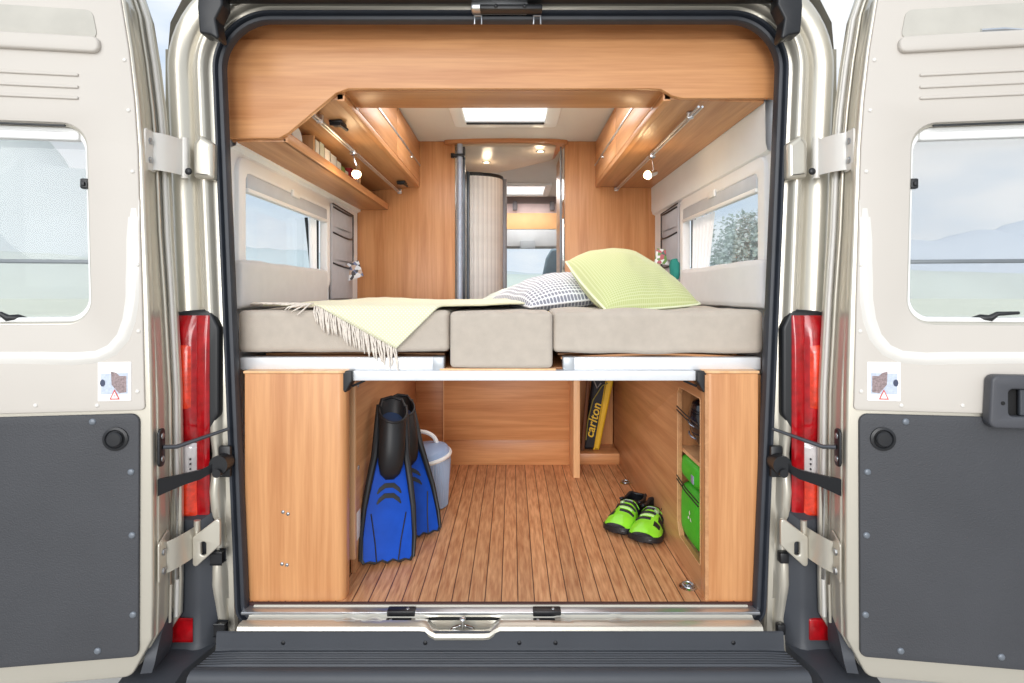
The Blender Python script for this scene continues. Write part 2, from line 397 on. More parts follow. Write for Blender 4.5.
b = B(); b.box(XC-.70, XC+.70, -.036, -.0305, -.0285, -.022); b.obj('sill_groove', DARK, van)
for px in (401, 547):
    x = (px-512)*1.6/F
    b = B(); b.box(x-.040, x+.040, -.034, -.006, -.020, -.004, .003); b.box(x-.040, x+.032, -.058, -.036, -.034, -.020, .003)
    o = b.obj('latch_bracket', BLK, van)
    screw((x+.018,-.02,-.004), .005, (0,0,1), o); screw((x-.026,-.047,-.020), .005, (0,0,1), o)
b = B(); b.cyl((-.138,-.060,-.056), (-.138,-.060,-.012), .005); b.dome((-.138,-.060,-.012), .009, .006, (0,0,1))
b.box(-.180,-.096,-.066,-.046,-.056,-.050,.003)
for k in (-1,1): b.tube([(-.138+k*.038,-.058,-.050),(-.138+k*.026,-.058,-.036),(-.138+k*.006,-.058,-.030)], .004, 8)
b.obj('lock_striker', CHR, van, label='zinc lock striker in the sill recess')
# ---- step bumper
bx0, bx1 = XC-.765, XC+.765
pr = [(-.102,-.019),(-.106,-.021),(-.108,-.060)]
n = 60; ys = [-.110-.078*i/n for i in range(n+1)]
for y in ys:
    t = (y+.116)/-.060; z = -.068+.0035*math.sin(t*6*2*math.pi)*(1 if 0 < t < 1 else 0); pr.append((y, z))
pr += [(-.194,-.070),(-.202,-.077),(-.206,-.09),(-.206,-.155),(-.20,-.19),(-.18,-.34)]
NX = 40; rows = []
for i in range(NX+1):
    x = bx0+(bx1-bx0)*i/NX; e = min(1, min(i, NX-i)/1.5)
    rows.append([Vector((x+ (0 if 0 < i < NX else (-1 if i == 0 else 1)*(-y-.09)*.25), y, z if k < 3 or k > n+3 else -.068+(z+.068)*(0 if e < .6 else 1))) for k, (y, z) in enumerate(pr)])
bump = B().strip(rows).obj('step_bumper', PLAST, van, label='ribbed black step bumper', sharp=60)
for x in (-.235, .118, .02, -.62, .60): screw((x, -.107, -.048), .006, (0,-1,0), bump, BLK, 'bumper_clip')
for s in (-1, 1):
    M = Matrix.Translation((XC,0,0)) @ Matrix.Diagonal((s,1,1,1))
    def sec(z, k=0., f=0.):
        return [Vector((XC+s*x, y, z)) for x, y in ((.99,-.042-f),(.885,-.044-f),(.860,-.050-f),(.842,-.044-f),(.812,-.020),(.808,.0),(.99,0))]
    rows = [sec(-.34,0,.145), sec(-.135,0,.145), sec(-.112,0,.130), sec(-.104,0,.09), sec(-.099,0,.01), sec(-.085), sec(.02), sec(.20), sec(.240), [p+Vector((-s*0.0,0.0,.02 if i < 4 else .045)) for i, p in enumerate(sec(.240))]]
    b = B(); b.strip(rows, close_u=True, cap=True)
    cor = b.obj('bumper_corner', PLAST, van, label='dark plastic bumper corner on the %s' % ('left' if s < 0 else 'right'), sharp=40)
    b = B(); b.box(XC+s*.868, XC+s*.95, -.052, -.036, -.077, -.017, .004); b.obj('reflector', REDL, cor, label='small red reflector')
    B().box(XC+s*.79, XC+s*.815, -.045, -.02, .135, .165, .004).obj('bumper_clip', BLK, cor); B().box(XC+s*.785, XC+s*.808, -.04, -.02, -.07, -.04, .004).obj('bumper_clip', BLK, cor)
    # ---- tail lamp
    d = 1.60
    def lp(px, py, dd=d):
        q = P(px, py, dd); return (XC+s*abs(q.x-XC), q.z)
    ho = rpoly([lp(165,312),lp(209,309),lp(218,328),lp(218,415),lp(205,440),(XC+s*.815,.25),(XC+s*.99,.25)], [0,.02,.03,.04,.02,.0,.0], 5)
    th = B().plate([ho], .05, XZ(.022), .008).obj('tail_lamp', BLK, van, label='tall red tail lamp on the %s' % ('left' if s < 0 else 'right'))
    yl = -.029
    def lens(z0, z1, x0, x1, m, nm, nz=10, bulge=.022, lab=None):
        rows = []
        for j in range(nz+1):
            z = z0+(z1-z0)*j/nz; row = []
            for i in range(13):
                u = i/12; x = x0+(x1-x0)*u
                a = (1-abs(2*u-1)**5)
                row.append(Vector((XC+s*x, yl-bulge*a*(1-abs(2*j/nz-1)**14), z)))
            rows.append(row)
        return B().strip(rows).obj(nm, m, th, label=lab, recalc=True)
    lens(.262,.836,.829,.866,REDL,'red_lens', bulge=.008)
    lens(.475,.836,.862,.985,REDL,'red_lens', bulge=.014)
    lens(.555,.77,.868,.975,ORGL,'orange_lens', bulge=.018)
    lens(.382,.473,.864,.985,CLRL,'clear_lens', bulge=.014, lab='clear reversing lens')
    lens(.262,.380,.864,.985,ORGL,'orange_lens', bulge=.014)
    b = B(); rr = random.Random(3)
    for k in range(3): b.box(XC+s*(.875), XC+s*(.878), -.044, -.040, .400+.014*k, .405+.014*k)
    b.obj('lens_mark', BLK, th)
# ================================================================== REAR DOORS
DA = math.radians(8); DC, DS = math.cos(DA), math.sin(DA)
def door(s):
    side = 'left' if s < 0 else 'right'
    O = Vector((XC+s*.9015, -.18, 0)); U = Vector((s*DC, -DS, 0)); V = Vector((0,0,1)); W = Vector((s*DS, DC, 0))
    def uv(px, py):                    # measured on the right-hand door
        k = (px-CX)/F; u = (k*1.45-XC-.9015)/(DC+k*DS); d = 1.45-DS*u
        return (u, CAMZ-(py-CY)*d/F)
    def M(w): 
        o = O+W*w; return Matrix(((U.x,V.x,W.x,o.x),(U.y,V.y,W.y,o.y),(U.z,V.z,W.z,o.z),(0,0,0,1)))
    def pt(u, v, w): return O+U*u+V*v+W*w
    WD = .765
    edge = [uv(847,640),uv(846,600),uv(846,500),uv(847,400),uv(850,300),uv(853,228),uv(856,150),uv(860,100),uv(866,50),uv(874,0),uv(884,-30),uv(900,-52)]
    e0 = uv(853,664); 
    def ex(v): t = min(1, max(0, (1.15-v)/.55)); return -.017*t*t*(3-2*t)
    def outline(sh=0., e=0.):
        pts = [(.045+0*sh+e*.6*ex(0),-.088+sh),(WD,-.088+sh)] + [(WD-sh,-.06),(WD-sh,1.60),(WD-.06,1.74),(WD-.14,1.80-sh),(.14,1.80-sh)] + [(u+sh+e*ex(v), v) for u, v in edge[::-1]]
        return rpoly(pts, [.03,.0,.0,.03,.05,.04,.04]+[.02]*len(edge), 4)
    u0, u1 = uv(908,300)[0], WD-.05
    v0, v1 = uv(908,322)[1], uv(930,126)[1]
    hole = rpoly([(u0,v0),(u1,v0),(u1,v1),(u0+.012,v1)], .055, 8)
    root = thing('rear_door', '%s rear van door folded open with %s' % (side, 'dark lower panel and no handle' if s < 0 else 'black recessed pull handle above dark panel'), 'door', tuple(pt(0,0,0)))
    def hz(o): return o
    lb = '%s van door' % side
    B().plate([outline(.0), hole], .03, M(0), .006).obj('inner_frame', PAINT, root, sharp=50)
    B().plate([outline(.006, .55), hole], .085, M(.025), .003).obj('door_core', PAINT, root)
    sk = B().plate([outline(-.013, .6), hole], .020, M(.110), .005).obj('outer_skin', PAINT, root)
    # flange and weatherstrip on the hinge-side edge
    e2 = [(u+.014, v) for u, v in edge]
    B().tube([pt(u-.012+.7*ex(v), v, .078) for u, v in e2], .004, 8).obj('edge_bead', PAINT, root)
    B().tube([pt(u-.018+.55*ex(v), v, .106) for u, v in e2], .006, 8).obj('weatherstrip', CREAM2, root)
    # cream liner (upper) with window hole
    lin = [(u+.007+.008*min(1,max(0,(1.5-v)/.8)), v) for u, v in edge if v > .62]
    lv = uv(860,410)[1]
    L = [(lin[0][0]-.002, lv), (WD-.03, lv), (WD-.03,1.55),(WD-.09,1.69),(WD-.16,1.75),(.17,1.75)] + [(u,v) for u, v in lin[::-1]]
    B().plate([rpoly(L, .012, 4), rpoly([(u0-.006,v0-.006),(u1+.006,v0-.006),(u1+.006,v1+.006),(u0+.006,v1+.006)], .06, 8)], .008, M(-.006), .003).obj('upper_liner', CREAM, root)
    # pressed bead sweeping round the window
    bead = [(uv(865,y)[0], uv(865,y)[1]) for y in (200,240,280,300)] + [uv(868,320), uv(874,337), uv(885,350), uv(900,357), uv(925,359), uv(960,358)] + [(WD-.20, uv(1000,357)[1])]
    rows = []
    for k, (a, c) in enumerate(bead):
        q = Vector(bead[min(k+1, len(bead)-1)])-Vector(bead[max(k-1, 0)]); q.normalize(); nn = Vector((-q.y, q.x)); t = min(1, k/3, (len(bead)-1-k)/2+.1)
        rows.append([pt(a+nn.x*w_, c+nn.y*w_, -.0055-.007*h*t) for w_, h in ((-.016,0),(-.010,.5),(-.003,1),(.003,1),(.010,.5),(.018,0))])
    B().strip(rows).obj('pressed_bead', CREAM2, root, sharp=80)
    # top pocket and grooves
    pu0 = uv(896,40)[0]
    sl = rpoly([(pu0+.006, uv(896,42)[1]), (WD-.12, uv(896,42)[1]), (WD-.14, uv(896,12)[1]), (pu0+.02, uv(896,12)[1])], .02, 5)
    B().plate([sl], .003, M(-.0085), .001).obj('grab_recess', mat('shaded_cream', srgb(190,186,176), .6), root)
    B().plate([rpoly([(pu0, uv(896,55)[1]), (WD-.12, uv(896,55)[1]), (WD-.12, uv(896,39)[1]), (pu0, uv(896,39)[1])], .017, 6)], .016, M(-.018), .006).obj('grab_ledge', CREAM, root)
    if s > 0:
        B().tube([pt(uv(978,33)[0], uv(978,33)[1], -.010), pt(uv(1000,32)[0], uv(1000,32)[1], -.012), pt(uv(1040,34)[0], uv(1040,34)[1], -.010)], .006, 8).obj('cable_clip', CHR, root)
    for y in (76,88,99):
        v = uv(920,y)[1]; uu = uv(918,y)[0]
        B().box(0,1,0,1,0,1, M=M(0)) if False else None
        B().plate([rpoly([(uu,v-.004),(WD-.2,v-.004),(WD-.2,v+.004),(uu,v+.004)], .003, 3)], .006, M(-.0105), .0025).obj('liner_rib', CREAM, root)
    # dark lower panel
    dp = rpoly([(uv(859,655)[0], uv(859,655)[1]), (WD-.03, uv(859,655)[1]), (WD-.03, uv(858,413)[1]), (uv(858,413)[0], uv(858,413)[1])], [.016,.02,.02,.022], 5)
    low = B().plate([dp], .010, M(-.008), .003).obj('lower_panel', SLATE, root, label='dark grey textured lower panel')
    for px, py in ((866,471),(865,534),(864,613),(899,649),(999,655),(1100,660),(904,421)):
        u, v = uv(px, py); B().dome(pt(u,v,-.008), .0085, .004, -W).obj('rivet', RIV, low)
    u, v = uv(881,438)
    bt = B().lathe([(.030,0),(.030,.004),(.024,.006),(.021,.003),(.019,.003),(.019,.009),(.016,.012),(.0001,.0125)], pt(u,v,-.008), -W, 28).obj('round_plug', BLK, low)
    for px, py in ((873,61),(869,111),(865,172),(860,265),(859,331),(860,391),(900,405),(961,405)):
        u, v = uv(px, py); B().dome(pt(u,v,-.006), .0055, .003, -W, 12).obj('liner_clip', CREAM2, root)
    # window
    win = B().plate([hole, rpoly([(u0+.010,v0+.012),(u1-.010,v0+.012),(u1-.010,v1-.014),(u0+.020,v1-.014)], .05, 8)], .05, M(.012), .003).obj('window_frame', WHITEP, root)
    B().plate([rpoly([(u0+.004,v0+.004),(u1-.004,v0+.004),(u1-.004,v1-.004),(u0+.014,v1-.004)], .05, 8)], .004, M(.055), .001).obj('pane', GLASS, win)
    b = B(); b.plate([rrect(u0+.03,u1-.03,v1-.034,v1-.012,.008)], .022, M(.006), .004); b.obj('blind_cassette', WHITEP, win)
    b = B(); b.plate([rrect(u0+.055,u1-.03,v1-.003,v1+.002,.002)], .006, M(-.008), .001); b.obj('blind_slot', BLK, win)
    vb = uv(950,261)[1]
    b = B(); b.plate([rrect(u0+.003,u1-.003,vb-.005,vb+.005,.003)], .010, M(.018), .002); b.obj('blind_pull_bar', mat('grey_bar', srgb(120,126,130), .4, .3), win)
    u, v = uv(915.5,183)
    b = B(); b.plate([rrect(u-.009,u+.010,v-.013,v+.013,.004)], .016, M(.004), .003); b.plate([rrect(u-.003,u+.006,v-.006,v+.004,.002)], .006, M(-.001), .001); b.obj('blind_catch', BLK, win)
    b = B(); b.tube([pt(*uv(907.5,272), .028), pt(*uv(909,279), .02), pt(*uv(910.5,288), .018), pt(*uv(910.5,300), .020)], [.005,.006,.0055,.004], 8, up=(1,0,0)); b.obj('side_latch', BLK, win)
    b = B(); b.tube([pt(*uv(977,320), .030), pt(*uv(986,318), .020), pt(*uv(995,318.5), .016), pt(*uv(1001,314), .012), pt(*uv(1022,313), .010)], [.004,.009,.009,.006,.004], 10); b.obj('window_latch', BLK, win)
    # warning sticker
    (a0, b0), (a1, b1) = uv(866,400), uv(899,362)
    st = B().plate([rrect(a0,a1,b0,b1,.002)], .0016, M(-.0075), .0004).obj('warning_sticker', mat('sticker_white', srgb(247,244,243), .4), root, label='small white warning sticker with a picture')
    def pl(pts, w, m, nm): return B().plate([pts], .0006, M(w)).obj(nm, m, st)
    q = lambda fx, fy: (a0+(a1-a0)*fx, b0+(b1-b0)*fy)
    pl([q(.10,.18),q(.90,.18),q(.90,.70),q(.10,.72)], -.0082, mat('sticker_blue', srgb(196,205,220), .4, var=.12, vs=180), 'sticker_picture')
    pl([q(.14,.22),q(.36,.20),q(.58,.42),q(.60,.76),q(.44,.72),q(.34,.64),q(.14,.64)], -.0088, mat('sticker_brown', srgb(150,132,132), .4, var=.35, vs=220), 'sticker_picture_shade')
    pl([(a0+(a1-a0)*.85+.006*math.cos(t*.5), b0+(b1-b0)*.47+.009*math.sin(t*.5)) for t in range(13)], -.0090, mat('sticker_dark', srgb(70,76,100), .4), 'sticker_picture_disc')
    tri = [q(.34,.04), q(.64,.04), q(.49,.30)]; cx_ = sum(t[0] for t in tri)/3; cy_ = sum(t[1] for t in tri)/3
    tin = [(cx_+(x-cx_)*.70, cy_+(y-cy_)*.70) for x, y in tri]
    B().plate([tri, tin], .0006, M(-.0094)).obj('warning_triangle', mat('sticker_red', srgb(214,84,78), .4), st)
    pl(tin, -.0092, mat('sticker_white', srgb(247,244,243)), 'triangle_ground')
    tm = M(-.0096) @ Matrix.Translation((cx_, cy_, 0)) @ Matrix.Rotation(math.pi, 4, 'Y') if s > 0 else M(-.0096) @ Matrix.Translation((cx_, cy_, 0))
    o = pt(cx_, cy_-.0005, -.0096); tf = Matrix(((1,0,0,o.x),(0,0,-1,o.y),(0,1,0,o.z),(0,0,0,1)))
    B().text('!', .009, tf, .0002).obj('exclamation_mark', mat('sticker_red', srgb(214,84,78)), st)
    if s > 0:                          # inner pull handle
        h0 = uv(981,425); h1 = uv(981,373); hu0 = h0[0]; hu1 = hu0+.150
        hd = B().plate([rpoly([(hu0-.004,h0[1]),(hu1,h0[1]),(hu1,h1[1]),(hu0+.002,h1[1])], .018, 6), rrect(hu0+.040,hu1-.035,h0[1]+.030,h1[1]-.034,.010)], .030, M(-.036), .006).obj('pull_handle', mat('handle_grey', srgb(74,75,80), .45, bump=.15, bs=300), root, label='black recessed pull handle')
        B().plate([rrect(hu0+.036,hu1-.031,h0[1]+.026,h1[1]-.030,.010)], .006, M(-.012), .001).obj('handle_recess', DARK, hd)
        B().plate([rrect(hu0+.070,hu1-.031,h0[1]+.030,h1[1]-.034,.004)], .012, M(-.026), .004).obj('release_lever', PLAST, hd)
        B().dome(pt(hu0+.026,(h0[1]+h1[1])/2-.003,-.0362), .005, .0012, -W, 14).obj('screw', DARK, hd)
    # ---- hinges, straps
    def hinge(v, tilt, big):
        uh = min(edge, key=lambda e: abs(e[1]-v))[0]+.004+.55*ex(v)
        hg = B(); Mh = Matrix(((0,),)) if False else None
        lo = [(.012,-.055),(.070,-.055+tilt*.02),(.070,.052+tilt*.02),(.012,.052)]
        # leaf lies on the edge face (plane spanned by W and V) facing -U
        o = pt(uh,v,0); MW = Matrix(((W.x,V.x,-U.x,o.x),(W.y,V.y,-U.y,o.y),(W.z,V.z,-U.z,o.z),(0,0,0,1)))
        hg.plate([rpoly(lo, .008, 4)], .005, MW, .0015)
        # arm round to the knuckle
        kx = pt(uh-.054, v, .124)
        rows = []
        for t in range(9):
            f = t/8; c = pt(uh-.006-.046*f, v+tilt*.012*f, .058+.062*f**1.8); hh = .050 if big else .042
            rows.append([c+V*hh, c+V*hh+Vector((0,-.006,0)), c-V*hh+Vector((0,-.006,0)), c-V*hh])
        hg.strip(rows, close_u=True, cap=True)
        kk = kx+V*tilt*.012
        hg.cyl(kk-V*.056, kk+V*.056, .009, n=16)
        ho = hg.obj('hinge', PAINT if not big else CREAM2, root, label='%s hinge' % ('upper' if big else 'lower'))
        for dv in (-.028,.022): B().lathe([(.009,0),(.009,.004),(.006,.005),(.0001,.005)], pt(uh-.005, v+dv, .036), -U, 6).obj('hinge_bolt', STEEL, ho)
        B().dome(kk-V*.040+Vector((-s*.018,-.012,0)), .010, .006, (0,-1,0)).obj('hinge_stop', BLK, ho)
        return kk
    hinge(uv(855,146)[1], 0, True); hinge(uv(846,567)[1], 1, False)
    vv = uv(846,450)[1]; ue = edge[2][0]+.004+.55*ex(vv)
    o = pt(ue,vv,0); MW = Matrix(((W.x,V.x,-U.x,o.x),(W.y,V.y,-U.y,o.y),(W.z,V.z,-U.z,o.z),(0,0,0,1)))
    cs = B().plate([rrect(.008,.040,-.050,.050,.014)], .008, MW, .003).obj('check_strap_plate', BLK, root)
    for dv in (-.03,.03): B().dome(pt(ue-.008, vv+dv, .024), .008, .003, -U).obj('bolt', STEEL, cs)
    e = Vector((XC+s*.772, -.035, vv+.020))
    B().tube([pt(ue-.008,vv,.026), pt(ue-.035,vv-.004,.04), e], [.006,.006,.0045], 8).obj('check_rod', mat('gun_metal', srgb(90,92,96), .35, .7), root)
    vs_ = uv(846,489)[1]
    a_ = pt(ue-.004, vs_, .012); m_ = pt(ue-.05, vs_+.006, .055); e2_ = Vector((XC+s*.795, -.050, vs_+.022))
    ar = B()
    for k in range(12):
        pass
    path = [a_, a_.lerp(m_, .5), m_, m_.lerp(e2_, .5)-V*.006, e2_]
    rows = []
    for k, p in enumerate(path):
        h = [.022,.018,.015,.013,.012][k]; rows.append([p+V*h+Vector((0,.006,0)), p+V*h-Vector((0,.006,0)), p-V*h-Vector((0,.006,0)), p-V*h+Vector((0,.006,0))])
    ar.strip(rows, close_u=True, cap=True); arm = ar.obj('door_stay', BLK, root, label='black door stay arm')
    c = Vector((XC+s*.786, -.045, vs_+.026)); b = B(); b.cyl(c+Vector((0,-.02,0)), c+Vector((0,.022,0)), .026, n=18); b.box(c.x-.018,c.x+.018,-.034,-.016,c.z-.045,c.z+.045,.006); b.cyl(c+Vector((0,-.03,-.02)), c+Vector((0,0,-.02)), .012, n=12)
    b.obj('stay_roller', BLK, arm)
    # dark corner guard at the foot of the hinge edge
    g = B(); rows = []
    for t in range(9):
        f = t/8; v = .02-.108*f; w1 = .020+.078*min(1, (f*1.5))**.6
        rows.append([pt(-.012+.03*max(0,f-.7), v, .10), pt(-.008+.03*max(0,f-.7), v, .10-w1*.9), pt(.02+.03*max(0,f-.7), v, .10-w1*.9), pt(.02+.03*max(0,f-.7), v, .10)])
    g.strip(rows, close_u=True, cap=True); g.obj('corner_guard', PLAST, root)
    # body-side hinge brackets belong to the van
    zc = uv(855,146)[1]
    b = B(); b.plate([rpoly([(XC+s*.868,zc-.052),(XC+s*.868,zc+.046),(XC+s*.850,zc+.070),(XC+s*.812,zc+.044),(XC+s*.812,zc-.058)], .008, 3)], .050, XZ(.004), .012)
    b.obj('hinge_bracket', PAINT, van)
    zc = uv(846,548)[1]+.02
    bo = [(XC+s*.856, .129),(XC+s*.856, .2205),(XC+s*.780, .279),(XC+s*.780, .198)]
    if s > 0: bo = bo
    B().plate([rpoly(bo, .008, 3), rrect(XC+s*.826-.008, XC+s*.826+.008, .170, .208, .007)], .012, XZ(-.056), .003).obj('hinge_bracket', PAINT, van)
    return root
door(-1); door(1)
# ================================================================== ROOM SHELL
XL, XR = -.862, .797
YB = 1.50; CZ_ = 1.745; ZB = .848
B().box(XL, XR, .008, 3.95, -.03, 0).obj('floor', FLOOR, kind='structure')
B().plate([[(XL-.04,.09),(XR+.04,.09),(XR+.04,3.95),(XL-.04,3.95)], hatch, hatch2], .015, XY(CZ_)).obj('ceiling', CEILM, kind='structure')
wh = rrect(.125,.995,.925,1.325,.04)
WZ0 = 1.78
B().plate([[(.06,-.02),(3.95,-.02),(3.95,WZ0),(.06,WZ0)], wh, [(2.2,.9),(3.0,.9),(3.0,1.4),(2.2,1.4)]], .03, YZ(XL-.03)).obj('wall_left', WALLM, kind='structure')
B().plate([[(.06,-.02),(3.95,-.02),(3.95,WZ0),(.06,WZ0)], wh, [(2.2,.9),(3.0,.9),(3.0,1.4),(2.2,1.4)]], .03, YZ(XR)).obj('wall_right', WALLM, kind='structure')
# cove lining over the right window
b = B(); b.strip([[Vector((XR-.005 if k in (0,) else x, y, z)) for k, (x, z) in enumerate(((XR,1.50),(.775,1.49),(.776,1.36),(.782,1.338),(XR,1.33)))] for y in (.09,.8,YB)], cap=False)
b.obj('trim_1', WALLM, kind='structure')
b = B(); b.strip([[Vector((x, y, z)) for x, z in ((XL,1.38),(-.842,1.37),(-.845,1.352),(XL,1.345))] for y in (.09,.8,YB)])
b.obj('trim_2', WALLM, kind='structure')
# ---- camper windows
for s, xw, k in ((-1, XL, 1), (1, XR, 2)):
    w = thing('window_%d' % k, None, None, (xw, .56, .92), kind='structure')
    xi = xw - s*.012
    fr = B().plate([rrect(.118,1.002,.918,1.332,.045), rrect(.168,.955,.965,1.285,.03)], .034, YZ(min(xi, xi+s*.034)), .005).obj('window_frame', mat('white_frame', srgb(244,244,244), .5, 0, .01), w)
    B().plate([rrect(.150,.975,.945,1.30,.03)], .005, YZ(xw+s*.075), .001).obj('pane', GLASSI, w)
    b = B(); b.box(min(xi-s*.002, xi+s*.022), max(xi-s*.002, xi+s*.022), .172, .950, 1.236, 1.285, .006); c0 = b.obj('blind_cassette', mat('blind_silver', srgb(196,201,208), .5, 0), w)
    b = B(); b.box(min(xi-s*.006, xi+s*.016), max(xi-s*.006, xi+s*.016), .172, .950, 1.222, 1.238, .005); b.box(min(xi-s*.010, xi), max(xi-s*.010, xi), .53, .60, 1.272, 1.298, .003); b.obj('blind_pull_bar', WHITEP, w)
    b = B(); b.box(min(xw+s*.03, xw+s*.06), max(xw+s*.03, xw+s*.06), .945, .965, .96, 1.24); b.obj('window_rubber', BLK, w)
    b = B(); b.tube([(xw+s*.05,.93,.99),(xw+s*.065,.90,1.24)], .007, 8); b.tube([(xw+s*.045,.90,.985),(xw+s*.045,.945,.985)], .016, 10); b.obj('window_stay', BLK, w)
# pleated curtain in the right window, gathered at the far end
def curtain(xw, s, y0, y1, n, lab):
    rows = []
    for j in range(2+12):
        z = .945+(1.232-.945)*j/13; r_ = []
        for i in range(n*8+1):
            t = i/(n*8); sq = 1-.18*(1-abs(2*(j/13)-.3))
            r_.append(Vector((xw+s*(.034+.011*math.sin(i/8*2*math.pi)), y1-(y1-y0)*t*sq, z)))
        rows.append(r_)
    o = B().strip(rows).obj('window_curtain', mat('sheer_white_glow', srgb(246,246,248), .9, var=.01, emis=(1,1,1), es=.18), label=lab, cat='curtain', sharp=180); return o  # emission stands in for daylight coming through the cloth
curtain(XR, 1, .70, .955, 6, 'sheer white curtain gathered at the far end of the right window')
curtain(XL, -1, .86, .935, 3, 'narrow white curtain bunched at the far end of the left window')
# ---- backrest bolsters
def cushion(name, x0, x1, y0, y1, z0, z1, m, lab, cat, puff=.006, bev=.018, group=None):
    bm = bmesh.new(); bmesh.ops.create_cube(bm, size=2); bmesh.ops.subdivide_edges(bm, edges=bm.edges[:], cuts=23, use_grid_fill=True)
    def ax_(t, lo, hi):          # sample densely near the rounded edges
        m_ = abs(t); h_ = (hi-lo)/2; q_ = h_-bev+bev*(m_-.75)/.25 if m_ > .75 else (h_-bev)*m_/.75
        return (lo+hi)/2+math.copysign(q_, t)
    for v in bm.verts:
        p = Vector((ax_(v.co.x,x0,x1), ax_(v.co.y,y0,y1), ax_(v.co.z,z0,z1)))
        c_ = Vector((min(max(p.x,x0+bev),x1-bev), min(max(p.y,y0+bev),y1-bev), min(max(p.z,z0+bev),z1-bev))); dlt = p-c_
        if dlt.length > 1e-6: mx_ = max(abs(t) for t in dlt); p = c_+dlt.normalized()*mx_
        v.co = p
    for v in bm.verts:
        n_ = noise.noise(v.co*7); f1 = max(0, 1-(v.co.y-y0)/bev); f2 = max(0, 1-(z1-v.co.z)/bev); f3 = max(0, 1-(v.co.z-z0)/bev); n2_ = noise.noise(Vector((v.co.x*16, v.co.y*8, v.co.z*3)))
        v.co += Vector((0, -f1*(n_*puff+n2_*puff*.45), f2*n_*puff*.8-f3*n_*puff*.7))
    b = B().bm(bm); return b.obj(name, m, label=lab, cat=cat, sharp=60, group=group)
cushion('backrest_cushion', XL+.014, -.815, .055, .87, ZB+.004, 1.003, BOLST, 'long light grey backrest cushion below the left window', 'cushion')
cushion('backrest_cushion', .750, XR-.014, .055, .87, ZB+.004, 1.003, mat('pale_grey_upholstery', srgb(226,226,228), .9, 0, .02, 20, bump=.3, bs=500), 'long light grey backrest cushion below the right window', 'cushion')
# ---- wall pocket organisers
def organiser(xw, s, lab):
    xi = xw-s*.006; g = thing('wall_organiser', lab, 'organiser', (xw, 1.18, .85))
    y0, y1 = 1.008, 1.35 if s < 0 else 1.30
    z1 = 1.325; M_ = YZ(min(xi, xi-s*.012))
    B().plate([rpoly([(y0,.87),(y1,.87),(y1,z1-.01),(y0,z1)], .012, 4)], .012, M_, .004).obj('backing', GREYF, g)
    for a, c in ((1.215,1.305),(1.06,1.185),(.875,1.04)):
        xo = xi-s*.016
        rows = []
        for j in range(7):
            z = a+(c-a)*j/6
            rows.append([Vector((xi-s*(.012+.022*math.sin(math.pi*i/12)*(.4+.6*j/6)), y0+.012+(y1-y0-.024)*i/12, z-(.016*math.sin(math.pi*i/12) if j == 6 else 0))) for i in range(13)])
        pk = B().strip(rows).obj('pocket', GREYF, g)
        B().tube([p+Vector((-s*.002,0,.001)) for p in rows[-1]], .004, 6).obj('piping', BLK, pk)
    B().tube([(xi-s*.014,y0+.004,z1-.004),(xi-s*.014,y1-.004,z1-.014),(xi-s*.014,y1-.004,.99)], .0035, 6).obj('edge_piping', BLK, g)
    return g
organiser(XL, -1, 'grey fabric pocket organiser with black piping on left wall')
organiser(XR, 1, 'grey fabric pocket organiser with black piping on right wall')
def card(c, w, h, yaw, tilt, m, name, lab, cat, t=.004):
    M_ = Matrix.Translation(c) @ Matrix.Rotation(yaw, 4, 'Z') @ Matrix.Rotation(tilt, 4, 'Y') @ Matrix.Rotation(math.pi/2, 4, 'X')
    return B().plate([rrect(-w/2,w/2,-h/2,h/2,.003)], t, M_, .0008).obj(name, m, label=lab, cat=cat), M_
def pict(name, cols, sc):
    m, nt, b = base(name); tc = nd(nt, 'ShaderNodeTexCoord'); v = nd(nt, 'ShaderNodeTexVoronoi'); v.inputs['Scale'].default_value = sc
    nt.links.new(tc.outputs['Object'], v.inputs['Vector']); sx = nd(nt, 'ShaderNodeSeparateColor'); nt.links.new(v.outputs['Color'], sx.inputs[0])
    r = nd(nt, 'ShaderNodeValToRGB'); r.color_ramp.interpolation = 'CONSTANT'
    for i, c in enumerate(cols):
        e = r.color_ramp.elements[i] if i < 2 else r.color_ramp.elements.new(i/len(cols))
        e.position = i/len(cols); e.color = c4(c)
    nt.links.new(sx.outputs[0], r.inputs['Fac']); nt.links.new(r.outputs['Color'], b.inputs['Base Color']); b.inputs['Roughness'].default_value = .4
    return m
mgp = pict('leaflet_print', [srgb(226,230,238), srgb(60,56,62), srgb(196,170,152), srgb(238,238,240), srgb(104,112,150)], 55)
card(P(352,271,2.86)+Vector((0,0,.0)), .095, .085, .1, math.radians(-18), mgp, 'leaflet', 'printed leaflet tucked in the left wall organiser', 'leaflet')
card(P(664,257,2.80), .085, .075, -.1, math.radians(8), pict('leaflet_print_green', [srgb(236,236,236), srgb(110,150,70), srgb(190,90,100), srgb(240,240,240), srgb(80,100,90)], 60), 'leaflet', 'colourful leaflet poking out of the right wall organiser', 'leaflet')
b = B(); c = P(675,269,2.66); b.lathe([(.0001,-.055),(.022,-.05),(.034,-.02),(.036,.02),(.024,.045),(.0001,.05)], c, (0,.2,1), 14, sx=.7); b.obj('soft_pouch', mat('teal_cloth', srgb(40,140,130), .8), label='small teal pouch in the right wall organiser', cat='pouch')
